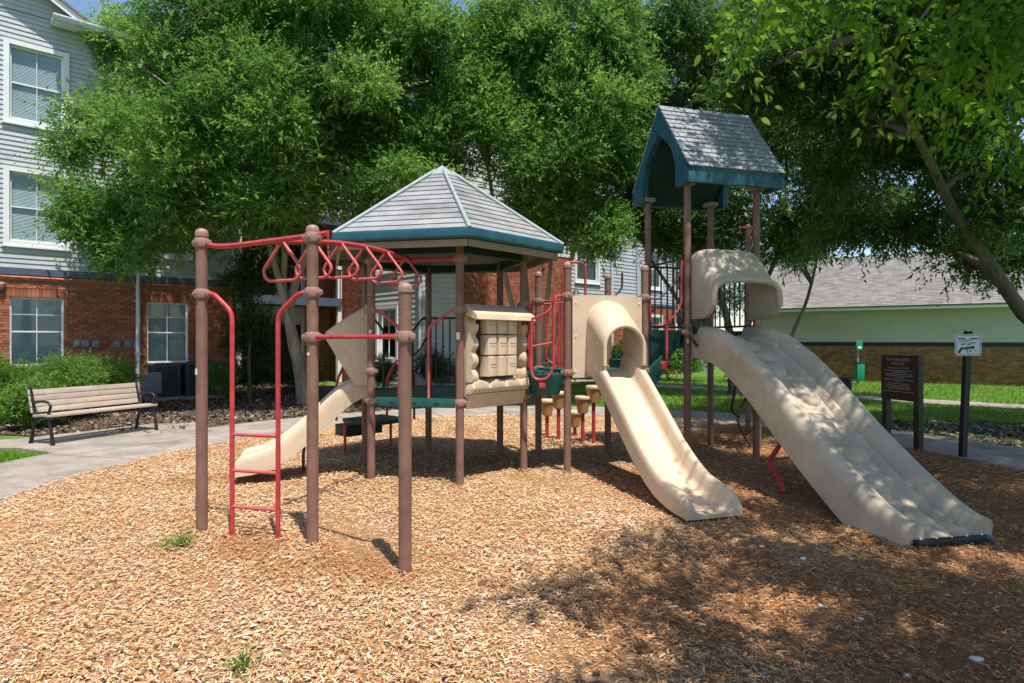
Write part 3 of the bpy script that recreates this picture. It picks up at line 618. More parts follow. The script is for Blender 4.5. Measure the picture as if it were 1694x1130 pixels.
# tower hood
latt = ut; tout = V((ut.y, -ut.x, 0))
th_ = hood('entry_hood', tm, latt, tout, [(-.02, .47, 2.42, 1.84, 2.735, 4.2), (.06, .475, 2.42, 1.84, 2.735, 4.2), (.14, .478, 2.40, 1.84, 2.71, 4.0), (.24, .482, 2.30, 1.84, 2.60, 3.8), (.34, .487, 2.18, 1.85, 2.47, 3.6), (.44, .49, 2.10, 1.92, 2.37, 3.4), (.50, .49, 2.07, 1.99, 2.335, 3.4)], .055, M['beigew'], ps)
for s_ in (-1, 1):
    part('side_handle', MB().tube([tm + latt * s_ * .47 + tout * .06 + UP * 1.72, tm + latt * s_ * .56 + tout * .16 + UP * 1.72, tm + latt * s_ * .58 + tout * .2 + UP * 1.60, tm + latt * s_ * .50 + tout * .2 + UP * 1.50], .018, 8, .06), M['rail'], th_)
    part('bracket', MB().box(tm + latt * s_ * .43 + tout * .10 + UP * 1.70, (.13, .10, .09), Matrix((latt, tout, UP)).transposed(), bev=.01), M['black'], th_)
# left slide hood: two wedge sides, sloping top
latl = V((-lo_.y, lo_.x, 0)); wl_ = HR / 2 - .10
hl = part('slide_hood', MB().holeplate([lm + latl * l + UP * z + lo_ * .03 for l, z in [(-wl_, 1.0), (-wl_, 1.5), (-wl_, 1.97), (0, 2.0), (wl_, 1.97), (wl_, 1.5), (wl_, 1.0), (0, 1.0)]], [lm + latl * l + UP * z + lo_ * .03 for l, z in [(-.27, 1.06), (-.27, 1.5), (-.24, 1.72), (0, 1.85), (.24, 1.72), (.27, 1.5), (.27, 1.06), (0, 1.06)]], lo_ * -.06), M['beige'], ps, 30, label='wedge shaped beige hood over the short slide')
for s_ in (-1, 1):
    sp = [(.02, 1.06), (.17, 1.06), (.34, 1.34), (.50, 1.615), (.47, 1.66), (.26, 1.81), (.02, 1.96)]
    m_ = MB(); th = .035; ce = lm + latl * s_ * .30
    bm_ = [ce + lo_ * o_ + UP * z for o_, z in sp]; m_.prism(bm_, latl * s_ * th); part('hood_side', m_, M['beige'], hl, 30)
part('hood_top', MB().prism([lm + latl * -.3 + lo_ * o_ + UP * z for o_, z in [(.03, 1.975), (.27, 1.83), (.48, 1.675), (.50, 1.62), (.26, 1.79), (.03, 1.93)]], latl * .6), M['beigew'], hl, 30)

# --- shop panel on the edge B-C
B_, C_ = HX[1], HX[2]; pb = (B_ + C_) / 2; bl = (C_ - B_).normalized(); bo = V((bl.y, -bl.x, 0)); RB = Matrix((bl, -bo, UP)).transposed()
hw = HR / 2 - .055
sp_ = part('play_panel', MB().box(pb + UP * 1.42, (2 * hw, .05, .94), RB, bev=.015), M['beige'], ps, label='beige shop front panel with nine turning blocks')
blk = MB(); prof = [(-.076, -.05), (-.066, -.072), (-.05, -.080), (.05, -.080), (.066, -.072), (.076, -.05), (.076, .05), (.066, .072), (-.066, .072), (-.076, .05)]
blk.loft([[V((x * k_, y * k_, z)) for x, y in prof] for z, k_ in ((-.112, .9), (-.105, 1.0), (.105, 1.0), (.112, .9))]); blk = blk.mesh('block', smooth=35)
ink = MB()
for r in range(2):
    x = -.05
    while x < .05: w = rnd.uniform(.006, .014); ink.box((x + w / 2, -.0805, .02 - r * .03), (w, .002, .007 if r == 0 else .004)); x += w + .004
ink = ink.mesh('print', smooth=0)
recess = part('recess', MB().box(pb + UP * 1.52 + bo * .028, (.60, .01, .78), RB), M['rail'], sp_, 0)
for r in range(3):
    for c in range(3):
        p = pb + bl * ((c - 1) * .165) + UP * (1.285 + r * .235) + bo * .075
        Rm = RB.to_4x4() @ Matrix.Rotation(rnd.uniform(-.15, .15), 4, 'Z')
        o = inst('block', blk, M['beige'], sp_, Matrix.Translation(p) @ Rm)
        if not (r == 0 and c == 1): pr_ = inst('print', ink, M['ink'], o, Matrix.Identity(4)); pr_.matrix_basis = Matrix.Identity(4)
part('awning', MB().prism([pb + bl * -(hw + .01) + bo * o_ + UP * z for o_, z in [(-.03, 1.97), (.03, 1.97), (.21, 1.855), (.225, 1.80), (.20, 1.795), (.02, 1.86), (-.03, 1.86)]], bl * (2 * hw + .02)), M['beige'], sp_, 40)
for s_ in (-1, 1):
    pts = []; 
    for i in range(33):
        z = lerp(1.12, 1.75, i / 32); w = .052 + .055 * abs(math.sin(i / 32 * math.pi * 3.5 + .6)) ** .55; pts.append((w, z))
    rings = []
    for w, z in pts: rings.append([pb + bl * s_ * (hw - w * 1.15) + bo * .03 + UP * z, pb + bl * s_ * (hw - w * .95) + bo * (.03 + w * .95) + UP * z, pb + bl * s_ * (hw - w * .2) + bo * (.03 + w * .95) + UP * z, pb + bl * s_ * hw + bo * .03 + UP * z])
    part('scalloped_column', MB().loft(rings), M['beige'], sp_, 50)
rings = []
for i in range(49):
    i = i / 2; x = lerp(-hw + .01, hw - .01, i / 24); h = 1.085 + .05 * abs(math.sin(i / 24 * math.pi * 3.5)) ** .6; rings.append([pb + bl * x + bo * .025 + UP * .985, pb + bl * x + bo * .12 + UP * 1.0, pb + bl * x + bo * .15 + UP * 1.05, pb + bl * x + bo * .13 + UP * h, pb + bl * x + bo * .03 + UP * (h + .01)])
part('counter', MB().loft(rings), M['beige'], sp_, 50)
part('skirt', MB().prism([pb + bl * -(hw - .02) + bo * o_ + UP * z for o_, z in [(.0, .99), (.10, .99), (.05, .83), (.0, .83)]], bl * (2 * hw - .04)), M['beige'], sp_, 30)

# --- barriers with vertical bars
def barrier(a, b_, z0, z1, n, m='rail', r=.011, name='barrier', bow=0.0):
    d = (b_ - a).normalized(); A, B = a + d * .06, b_ - d * .06
    o = part(name, MB().tube([at(A, z1), at(B, z1)], .016, 8), M[m], ps, 40)
    part('bottom_rail', MB().tube([at(A, z0), at(B, z0)], .014, 8), M[m], o)
    nm = V((d.y, -d.x, 0))
    for i in range(n):
        p = lerp(A, B, (i + .5) / n); part('bar', MB().tube([at(p, z0), at(p + nm * bow, lerp(z0, z1, .5)), at(p, z1)] if bow else [at(p, z0), at(p, z1)], r, 6), M[m], o)
    return o
barrier(HX[3], HX[4], ZH + .06, 1.88, 9)
lp = HX[4]; ld = (HX[5] - HX[4]).normalized()
def hand_loop(p, d, z0, z1, w, m='rail', r=.016, name='hand_loop'):
    return bar(name, [at(p + d * .05, z1), at(p + d * .10, z1), at(p + d * w, z1 - .18), at(p + d * w, z0 + .02)], r, M[m], ps, .06)
dAB = (HX[1] - HX[0]).normalized()
hand_loop(HX[0], dAB, ZH - .05, 1.895, .335, 'redworn'); hand_loop(HX[1], -dAB, ZH - .05, 1.895, .355, 'redworn')
hand_loop(HX[4], ld, ZH, 1.88, .28); hand_loop(HX[5], -ld, ZH, 1.88, .28)
for k, (dz, w) in enumerate(((1.5, .30), (1.28, .30))): bar('loop_rung', [at(HX[4] + ld * .05, dz + .1), at(HX[4] + ld * .14, dz - .05), at(HX[4] + ld * w, dz - .16)], .014, M['rail'], ps, .05)
barrier(M2, M3, ZM + .06, 2.1, 3)
barrier(T4, T2, ZT + .08, 2.62, 9); barrier(T2, T3, ZT + .08, 2.62, 8); 
for s0 in (.10, .34):
    a = lerp(T1, T4, s0); b2 = lerp(T1, T4, s0 + .14); bar('barrier_loop', [at(a, 2.6), at(a, 1.78), at(b2, 1.78), at(b2, 2.6)], .012, M['rail'], ps, .06)
bar('top_rail', [at(T1, 2.62), at(T4, 2.62)], .016, M['rail'], ps)
# --- green stepped ramp between middle deck and tower
rp_ = part('step_ramp', MB().prism([at(M4 + V((.02, .06, 0)), ZM - .18), at(M4 + V((.02, .06, 0)), 1.70), at(T1 + V((-.04, .03, 0)), 1.70), at(T1 + V((-.04, .03, 0)), 1.56)], vt * .04), M['greend'], ps, 0, label='dark green steps rising to the tower')
part('side_panel', MB().prism([at(M3 + V((.02, .0, 0)), ZM - .18), at(M3 + V((.02, .0, 0)), ZM + .06), at(T4 + V((-.04, .03, 0)), 1.70), at(T4 + V((-.04, .03, 0)), 1.56)], vt * -.04), M['greend'], rp_, 0)
for k in range(3):
    f0 = k / 3; f1 = (k + 1) / 3; z = lerp(ZM, ZT, (k + .7) / 3)
    q = [lerp(M4, T1, f0) + vt * .05, lerp(M4, T1, f1) + vt * .05, lerp(M3, T4, f1) - vt * .05, lerp(M3, T4, f0) - vt * .05]; part('step', MB().prism([at(p, z - .16) for p in q], (0, 0, .16)), M['green'], rp_, 0)
part('corner_gusset', MB().prism([W(1072, 612, 7.45), W(1096, 588, 7.5), W(1096, 618, 7.5), W(1084, 638, 7.47), W(1072, 640, 7.45)], vt * .05), M['green'], rp_, 0)
# handrails at the ramp
hr = M4 + vt * -.02
bar('handrail', [W(1070, 492, 7.5), W(1090, 497, 7.55), W(1122, 462, 7.68), W(1128, 440, 7.7), W(1139, 428, 7.7)], .012, M['rail'], ps, .08)
bar('handrail', [W(1075, 497, 7.5), W(1077, 538, 7.5), W(1102, 539, 7.55), W(1126, 508, 7.66), W(1128, 430, 7.7)], .012, M['red'], ps, .07)
bar('drop_pole', [W(1103, 536, 7.5), W(1103, 600, 7.45)], .018, M['red'], ps)
part('knob', MB().lathe(W(1098, 604, 7.4), [(.03, -.05), (.05, -.045), (.054, -.01), (.05, .03), (.03, .045), (.022, .05)], 14), M['red'], ps)
bar('handrail', [at(M4 - um * .06 + vt * .5, 2.46), at(M4 - um * .06 + vt * .5, 2.25), at(M4 - um * .25 + vt * .5, 2.08), at(M4 - um * .45 + vt * .6, 2.0)], .015, M['rail'], ps, .06)
# --- red loop climber between hexagon and middle deck
cf = (C_ + M1) / 2; cd = (M1 - C_).normalized(); co_ = V((cd.y, -cd.x, 0))
def CL(l, o_, z): return cf + cd * l + co_ * o_ + UP * z
bar('loop_rail', [CL(.235, .0, 2.10), CL(.13, .10, 2.09), CL(.10, .18, 1.95), CL(.02, .22, 1.87), CL(-.12, .22, 1.82), CL(-.215, .02, 1.83)], .016, M['red'], ps, .06)
bar('loop_frame', [CL(-.13, .20, 1.82), CL(-.13, .24, 1.25), CL(-.10, .25, 1.12), CL(.06, .25, 1.12), CL(.13, .22, 1.25), CL(.13, .18, 2.08)], .016, M['red'], ps, .08)
bar('rung', [CL(-.13, .22, 1.50), CL(.13, .2, 1.55)], .012, M['redworn'], ps)
for l in (-.20, -.16): bar('bar', [CL(l, .02, 1.22), CL(l, .02, 2.02)], .012, M['red'], ps)
for l in (.10, .135, .17, .205): bar('bar', [CL(l, -.45, 1.22), CL(l, -.45, 2.05)], .012, M['red'], ps)
bar('barrier_loop', [CL(-.07, -.5, 2.05), CL(-.07, -.5, 1.34), CL(.0, -.5, 1.28), CL(.2, -.5, 1.28)], .012, M['red'], ps, .06)
bar('top_rail', [CL(-.25, -.5, 2.03), CL(.24, -.5, 2.05)], .014, M['redworn'], ps)
bk = MB(); rings = []
for i in range(13):
    a = math.pi * i / 12; rings.append([CL(-.24 * math.cos(a), .02 + .16 * math.sin(a), 1.17), CL(-.17 * math.cos(a), .02 + .10 * math.sin(a), .93), CL(-.14 * math.cos(a), .0, .93), CL(-.22 * math.cos(a), .0, 1.17)])
bk.loft(rings); part('curved_step', bk, M['green'], ps, 40)
part('clamp_block', MB().box(CL(.0, .23, 1.055), (.075, .05, .07), bev=.012), M['red'], ps); bar('stem', [CL(0, .235, 1.12), CL(0, .23, 1.06)], .012, M['redworn'], ps)
# --- arch behind the middle deck
bar('arch_handle', [W(930, 560, 8.25), W(931, 434, 8.25), W(968, 434, 8.35), W(969, 560, 8.35)], .018, M['red'], ps, .10)
bar('arch_handle', [at(M2 + um * .62, ZM), at(M2 + um * .62, 1.95), at(M2 + um * .62 + vm * .2, 1.95), at(M2 + um * .62 + vm * .2, 1.0)], .016, M['red'], ps, .08)

# --- ladder, overhead loops, chinning bar
lad = bar('top_bar', [at(L1, 2.37), at(lerp(L1, L2, .14), 2.335), at(lerp(L1, L2, .30), 2.335), at(lerp(L1, L2, 1.0), 2.385), at(lerp(L1, L2, 1.13), 2.40)], .0215, M['red'], ps, .05)
LU = (L2 - L1).normalized(); vl = lerp(L1, L2, .0)
ra, rb = lerp(L1, L2, .285), lerp(L1, L2, .70)
ladder = part('ladder', MB().tube([at(L1 + LU * .05, 1.955), at(L1 + LU * .12, 1.95), at(ra, 1.80), at(ra, -.05)], .019, 10, .07), M['red'], ps, 40)
part('side_rail', MB().tube([at(L2 - LU * .05, 1.945), at(L2 - LU * .12, 1.94), at(rb, 1.78), at(rb, -.05)], .019, 10, .07), M['red'], ladder)
for z in (.82, .53, .24): part('rung', MB().tube([at(ra, z), at(rb, z)], .014, 8), M['redworn'], ladder)
bs = at(V((-1.86, 4.77, 0)), 2.35); be = at(V((-1.108, 6.657, 0)), 2.455)
bpts = [lerp(bs, be, i / 12) + UP * .07 * math.sin(math.pi * i / 12) for i in range(13)]
beam = part('overhead_beam', MB().tube(bpts, .0225, 10), M['red'], ps, 50)
bd = (be - bs); bd.z = 0; bd.normalize(); bp_ = V((bd.y, -bd.x, 0))
for k in range(6):
    t = .035 + k * .182; c = lerp(bs, be, t) + UP * (.07 * math.sin(math.pi * t))
    p = [c + bp_ * -.012 - UP * .005, c + bp_ * -.20 - UP * .23, c + bp_ * -.15 - UP * .31, c + bp_ * .15 - UP * .31, c + bp_ * .20 - UP * .23, c + bp_ * .012 - UP * .005]
    part('hanging_loop', MB().tube(p, .0135, 8, .05), M['redworn'], beam, 50)
bar('cross_bar', [at(HX[0], 2.46), at(HX[1], 2.45)], .0215, M['red'], ps)
bar('chinning_bar', [at(L2, 1.60), at(L3, 1.60)], .0165, M['red'], ps)
# --- transfer platform behind the hexagon
em = (HX[4] + HX[5]) / 2; eo = (em - HC).normalized(); el_ = V((-eo.y, eo.x, 0)); tcn = em + eo * .50
tp = part('transfer_platform', MB().box(at(tcn, .46), (.66, .70, .05), Matrix((el_, eo, UP)).transposed(), bev=.01), M['greend'], ps)
for z, s_ in ((.30, .40),): part('step', MB().box(at(tcn + eo * s_ * 1.1, z), (.60, .30, .16), Matrix((el_, eo, UP)).transposed(), bev=.01), M['greend'], tp)
for s_ in (-1, 1):
    part('leg', MB().tube([at(tcn + el_ * s_ * .38 + eo * .2, .45), at(tcn + el_ * s_ * .38 + eo * .2, -.05)], .02, 8), M['red'], tp)
    part('handle', MB().tube([at(tcn + el_ * s_ * .42 - eo * .3, .46), at(tcn + el_ * s_ * .42 - eo * .3, 1.15), at(tcn + el_ * s_ * .42 + eo * .1, 1.3), at(tcn + el_ * s_ * .42 + eo * .35, 1.0), at(tcn + el_ * s_ * .42 + eo * .35, .46)], .018, 8, .1), M['red'], tp)
# --- climbing pole behind the tower
cpo = V((4.05, 10.4, 0)); o = post(cpo, 3.52, ()); part('cross_bar', MB().tube([at(cpo + V((-.16, 0, 0)), 3.50), at(cpo + V((.2, 0, 0)), 3.50)], .022, 8), M['red'], o)
post(V((3.55, 8.75, 0)), 2.0, (1.2,))
bar('curved_climber', [V((3.40, 8.6, 1.7)), V((3.30, 8.75, 1.25)), V((3.55, 9.0, .8)), V((3.25, 8.9, .45)), V((3.5, 8.8, -.03))], .02, M['rail'], ps, .25)
bar('curved_climber', [V((3.02, 8.2, .95)), V((2.98, 8.25, .60)), V((3.12, 8.3, .52))], .02, M['rail'], ps, .12)

# --- stepping pods behind the middle deck
podspots = [((905, 724), .62, 'tan stepping pod on a red post nearest the hexagonal deck'), ((924, 731), .78, 'tan stepping pod just left of the brown post'), ((951, 722), .42, 'low tan stepping pod behind the taller pale topped one'), ((964, 733), .72, 'tan stepping pod with a pale top in front of a lower pod'), ((982, 733), .88, 'tan stepping pod half hidden behind the single slide')]
for (px, py), h, lb in podspots:
    p = G(px, py); t = thing('stepping_pod', p, lb, 'stepping pod', 'tan stepping pods on red posts')
    part('pole', MB().tube([p - UP * .06, p + UP * (h - .1)], .03, 10), M['red'], t)
    part('drum', MB().lathe(p, [(.05, h - .27), (.08, h - .25), (.10, h - .11), (.108, h - .07), (.108, h - .055)], 16), M['pod'], t, 45)
    part('tread', MB().lathe(p, [(.118, h - .055), (.124, h - .04), (.122, h - .008), (.114, h)], 18), M['beige'], t, 45)

# ------------------------------------------------------------------ buildings
WD = V((.738, .674, 0)); WN = V((.674, -.738, 0))      # facade direction and its outward normal
def subtract(iv, cuts):
    out = [iv]
    for c0, c1 in cuts:
        nx = []
        for a, b_ in out:
            if c1 <= a or c0 >= b_: nx.append((a, b_)); continue
            if c0 - a > .02: nx.append((a, c0))
            if b_ - c1 > .02: nx.append((c1, b_))
        out = nx
    return out
def lap_board(O, d, nrm, s0, s1, z, ex):
    pr = [(0.0, 0.0), (.024, 0.0), (.024, .006), (.004, ex + .006), (0.0, ex + .006)]
    return MB().prism([O + d * s0 + nrm * n_ + UP * (z + h) for n_, h in pr], d * (s1 - s0))
def siding(parent, O, d, nrm, s0, s1, z0, z1, ex, holes, m, single=True, top=None):
    """top(s): wall top height (gable)"""
    z = z0; big = MB(); hold = part('siding', MB().prism([O + d * s0 + nrm * -.012 + UP * z0, O + d * s1 + nrm * -.012 + UP * z0, O + d * s1 + nrm * -.012 + UP * (z0 + .02), O + d * s0 + nrm * -.012 + UP * (z0 + .02)], nrm * .01), m, parent, 0)
    while z < z1 - .01:
        e = min(ex, z1 - z)
        cuts = [(h[0], h[1]) for h in holes if h[2] < z + e - .02 and h[3] > z + .02]
        for a, b_ in subtract((s0, s1), cuts):
            if single: part('siding_board', lap_board(O, d, nrm, a, b_, z, e), m, hold, 0)
            else:
                q = lap_board(O, d, nrm, a, b_, z, e); big.add(q.v, q.f)
        z += ex
    if not single: part('siding_boards', big, m, parent, 0, kind='stuff')
    return hold
BRK = MB().box((0, 0, 0), (.195, .022, .057), bev=.003) if False else MB().box((0, 0, 0), (.195, .024, .057))
brickmesh = BRK.mesh('brick', smooth=0)
def bricks(parent, O, d, nrm, s0, s1, z0, z1, holes, m, nsingle=0, key=None, vis=None):
    cand = []; big = MB(); R = Matrix((d, -nrm, UP)).transposed()
    nr_ = int((z1 - z0) / .0667)
    for r in range(nr_):
        z = z0 + (r + .5) * .0667; s = s0 + (0 if r % 2 else -.1025)
        while s < s1 - .01:
            a, b_ = max(s, s0), min(s + .195, s1)
            for a2, b2 in subtract((a, b_), [(h[0], h[1]) for h in holes if h[2] < z and h[3] > z]):
                if b2 - a2 > .03: cand.append((a2, b2, z))
            s += .205
    sing = set()
    if nsingle:
        idx = [i for i, (a, b_, z) in enumerate(cand) if b_ - a > .19 and vis((a + b_) / 2, z)]
        idx.sort(key=lambda i: key((cand[i][0] + cand[i][1]) / 2, cand[i][2])); sing = set(idx[:nsingle])
    for i, (a, b_, z) in enumerate(cand):
        jit = rnd.uniform(-.0025, .0025); p = O + d * ((a + b_) / 2) + nrm * (.004 + jit) + UP * z
        if i in sing: inst('brick', brickmesh, m, parent, Matrix.Translation(p) @ R.to_4x4())
        else: big.box(p, (b_ - a, .024, .057), R)
    part('bricks', big, m, parent, 0, kind='stuff')
def wallslab(parent, O, d, nrm, s0, s1, z0, z1, holes, m, th=.2, name='wall'):
    """solid backing behind the cladding, with openings cut as strips"""
    zs = sorted({z0, z1} | {h[2] for h in holes if s0 < h[1] and h[0] < s1} | {h[3] for h in holes if s0 < h[1] and h[0] < s1}); zs = [z for z in zs if z0 <= z <= z1]
    b = MB()
    for za, zb in zip(zs, zs[1:]):
        for a, c in subtract((s0, s1), [(h[0], h[1]) for h in holes if h[2] < (za + zb) / 2 < h[3]]):
            b.prism([O + d * a - nrm * .008 + UP * za, O + d * c - nrm * .008 + UP * za, O + d * c - nrm * .008 + UP * zb, O + d * a - nrm * .008 + UP * zb], nrm * -th)
    return part(name, b, m, parent, 0)
def window(parent, O, d, nrm, s0, s1, z0, z1, trim=.11, blind=1.0, mull=True, name='window', deep=.07, trimmat='white', wide=True):
    R = Matrix((d, -nrm, UP)).transposed(); c = O + d * ((s0 + s1) / 2) + UP * ((z0 + z1) / 2); w, h = s1 - s0, z1 - z0
    def bx(mb, s, z, sw, zh, n0, n1): mb.box(O + d * s + UP * z + nrm * ((n0 + n1) / 2), (sw, n1 - n0, zh), R)
    f = MB(); fw = .045
    for sx in (s0 + fw / 2, s1 - fw / 2): bx(f, sx, (z0 + z1) / 2, fw, h, -deep - .03, -deep + .03)
    for zz in (z0 + fw / 2, z1 - fw / 2): bx(f, (s0 + s1) / 2, zz, w - 2 * fw - .004, fw, -deep - .03, -deep + .028)
    wo = part(name, f, M['white'], parent, 0)
    r = MB(); bx(r, (s0 + s1) / 2, (z0 + z1) / 2, w - 2 * fw, .036, -deep - .025, -deep + .022); part('meeting_rail', r, M['white'], wo, 0)
    if mull:
        r = MB(); bx(r, (s0 + s1) / 2, (z0 + z1) / 2, .015, h - 2 * fw, -deep - .012, -deep + .016); part('muntin', r, M['white'], wo, 0)
        for q in (.75,):
            if not wide:
                r = MB(); bx(r, (s0 + s1) / 2, z0 + h * q, w - 2 * fw, .013, -deep - .012, -deep + .014); part('muntin', r, M['white'], wo, 0)
    g = MB()
    g.add([O + d * s + UP * z + nrm * -deep for s, z in ((s0 + fw, z0 + fw), (s1 - fw, z0 + fw), (s1 - fw, z1 - fw), (s0 + fw, z1 - fw))], [(0, 1, 2, 3)]); part('pane', g, M['glass'], wo, 0)
    bl_ = MB(); zz = z1 - .03; zb = lerp(z1, z0, blind)
    while zz > zb:
        bl_.add([O + d * s + UP * (zz + dz) + nrm * (-deep - .05 + n_) for s, dz, n_ in ((s0 + .02, 0, 0), (s1 - .02, 0, 0), (s1 - .02, -.037, .022), (s0 + .02, -.037, .022))], [(0, 1, 2, 3)]); zz -= .034
    part('blind', bl_, M['blind'], wo, 0)
    bk = MB(); bx(bk, (s0 + s1) / 2, (z0 + z1) / 2, w, h, -deep - .45, -deep - .40)
    for sx in (s0 - .01, s1 + .01): bx(bk, sx, (z0 + z1) / 2, .02, h, -deep - .40, -.21)
    part('room', bk, M['room'], wo, 0)
    rv = MB()
    for sx in (s0 + .004, s1 - .004): bx(rv, sx, (z0 + z1) / 2, .008, h, -deep - .02, -.004)
    part('reveal', rv, M['white'], wo, 0)
    if trim:
        t = MB(); q = .05
        for sx in (s0 - trim / 2, s1 + trim / 2): bx(t, sx, (z0 + z1) / 2, trim, h + 2 * trim, 0, q)
        for zz in (z0 - trim / 2, z1 + trim / 2): bx(t, (s0 + s1) / 2, zz, w, trim, 0, q - .003)
        part('trim', t, M['white'], wo, 0)
        sI = MB(); bx(sI, (s0 + s1) / 2, z0 - trim - .02, w + 2 * trim + .06, .04, 0, q + .03); part('sill', sI, M['white'], wo, 0)
    return wo

# ---- left apartment building
O1 = V((-12.08, 14.3, 0)); SE = 5.24; SL = -7.0
bld = thing('apartment_building', O1, 'grey sided three storey apartment block with red brick ground floor behind the bench', 'building')
wins = [(.17, 1.22), (3.03, 4.04)]; zb = [(.95, 2.60), (3.94, 5.60), (6.86, 8.62)]
extra = [(-4.2, -3.15)]
holes = [(a, b_, z0, z1) for (a, b_) in wins + extra for (z0, z1) in zb]
bw = wallslab(bld, O1, WD, WN, SL, SE, -.1, 3.12, holes, M['mortar'], name='brick_wall')
def vis1(s, z):
    p = O1 + WD * s; px = CX + FPX * p.x / p.y; return s > 0.0 and z > (1.25 if s < 2.2 else .6) and z < 2.98
bricks(bw, O1, WD, WN, SL + .0, SE, 0.02, 3.0, [(a - .0, b_ + .0, z0, z1 + .0) for a, b_, z0, z1 in holes if z1 < 3] + [(a - .1, b_ + .1, 2.60, 2.81) for a, b_ in wins], M['brick'], 300, key=lambda s, z: s, vis=vis1)
RW1 = Matrix((WD, -WN, UP)).transposed()
for (a, b_) in wins:                                   # soldier courses over the ground floor windows
    lt = part('lintel', MB().prism([O1 + WD * (a - .1) + UP * 2.602 - WN * .007, O1 + WD * (b_ + .1) + UP * 2.602 - WN * .007, O1 + WD * (b_ + .1) + UP * 2.81 - WN * .007, O1 + WD * (a - .1) + UP * 2.81 - WN * .007], WN * .006), M['mortar'], bld, 0)
    nb = int((b_ - a + .2) / .072)
    sm = MB().box((0, 0, 0), (.060, .026, .195)).mesh('brick', smooth=0)
    for i in range(nb): inst('brick', sm, M['brick'], lt, Matrix.Translation(O1 + WD * (a - .1 + (i + .5) * (b_ - a + .2) / nb) + UP * 2.706 + WN * .008) @ RW1.to_4x4())
    window(bld, O1, WD, WN, a, b_, .95, 2.60, trim=0, wide=False, deep=.09)
# projecting ledge of headers, slate band
lg = part('ledge', MB().prism([O1 + WD * SL + UP * 3.005 - WN * .008, O1 + WD * SL + UP * 3.005 + WN * .05, O1 + WD * SL + UP * 3.075 + WN * .075, O1 + WD * SL + UP * 3.13 - WN * .008], WD * (SE - SL)), M['brick'], bld, 0)
part('band_board', MB().prism([O1 + WD * SL + UP * 3.13, O1 + WD * SL + UP * 3.135 + WN * .035, O1 + WD * SL + UP * 3.30 + WN * .035, O1 + WD * SL + UP * 3.30], WD * (SE - SL + .02)), M['band'], bld, 0)
wallslab(bld, O1, WD, WN, SL, SE, 3.12, 9.5, holes, M['siding'], name='upper_wall')
siding(bld, O1, WD, WN, SL, SE, 3.302, 9.45, .1165, [(a - .1, b_ + .1, z0 - .1, z1 + .1) for a, b_, z0, z1 in holes], M['siding'])
for (a, b_) in wins + extra:
    for z0, z1 in zb[1:]: window(bld, O1, WD, WN, a, b_, z0, z1, blind=1.0)
part('corner_board', MB().box(O1 + WD * (SE + .012) + UP * 6.35 + WN * .0, (.10, .11, 6.2), RW1), M['white'], bld, 0)
# side return
SR = -WN; part('side_wall', MB().prism([O1 + WD * SE + UP * -.1 - WN * .01, O1 + WD * SE - WN * 6 - UP * .1, O1 + WD * SE - WN * 6 + UP * 9.5, O1 + WD * SE - WN * .01 + UP * 9.5], WD * -.15), M['siding'], bld, 0)
# gable, rake board, eave with gutter and roof
gz = lambda s: 9.5 + .61 * (1.72 - s); sp_k = -3.0
part('gable_wall', MB().prism([O1 + WD * 1.5 + UP * 9.46 + WN * .022, O1 + WD * sp_k + UP * gz(sp_k) + WN * .022, O1 + WD * (2 * sp_k - 1.5) + UP * 9.46 + WN * .022], WN * -.2), M['siding'], bld, 0)
gb = part('gable_siding', MB().prism([O1 + WD * .9 + UP * 9.452 + WN * .024, O1 + WD * .85 + UP * 9.46 + WN * .024, O1 + WD * .8 + UP * 9.46 + WN * .024], WN * .002), M['siding'], bld, 0)
z = 9.4525
while z < 11.6:
    s1_ = 1.72 - (z - 9.5) / .61 - .12; part('siding_board', lap_board(O1 + WN * .024, WD, WN, 2 * sp_k - s1_, s1_, z, .1165), M['siding'], gb, 0); z += .1165
for sg in (1, -1):
    e = 1.86 if sg > 0 else 2 * sp_k - 1.86
    part('rake_board', MB().prism([O1 + WD * e + UP * (gz(1.86) - .20) + WN * .34, O1 + WD * sp_k + UP * (gz(sp_k) - .20) + WN * .34, O1 + WD * sp_k + UP * (gz(sp_k) + .02) + WN * .34, O1 + WD * e + UP * (gz(1.86) + .02) + WN * .34], WN * .035), M['white'], bld, 0)
    part('roof_slope', MB().prism([O1 + WD * (e + sg * .05) + UP * (gz(1.91) + .03) + WN * .42, O1 + WD * sp_k + UP * (gz(sp_k) + .03) + WN * .42, O1 + WD * sp_k + UP * (gz(sp_k) - .03) + WN * .42, O1 + WD * (e + sg * .05) + UP * (gz(1.91) - .03) + WN * .42], WN * -8), M['asph'], bld, 0)
part('eave', MB().prism([O1 + WD * .95 + UP * 9.30 + WN * .05, O1 + WD * .95 + UP * 9.30 + WN * .50, O1 + WD * .95 + UP * 9.36 + WN * .50, O1 + WD * .95 + UP * 9.42 + WN * .05], WD * (SE - .6)), M['white'], bld, 0)
part('gutter', MB().prism([O1 + WD * .95 + UP * 9.27 + WN * .50, O1 + WD * .95 + UP * 9.27 + WN * .60, O1 + WD * .95 + UP * 9.36 + WN * .64, O1 + WD * .95 + UP * 9.40 + WN * .64, O1 + WD * .95 + UP * 9.40 + WN * .50], WD * (SE - .6)), M['pipe'], bld, 0)
part('roof_slope', MB().prism([O1 + WD * .98 + UP * 9.40 + WN * .60, O1 + WD * .98 + UP * 11.0 - WN * 4.4, O1 + WD * .98 + UP * 10.94 - WN * 4.4, O1 + WD * .98 + UP * 9.34 + WN * .56], WD * (SE - .5)), M['asph'], bld, 0)
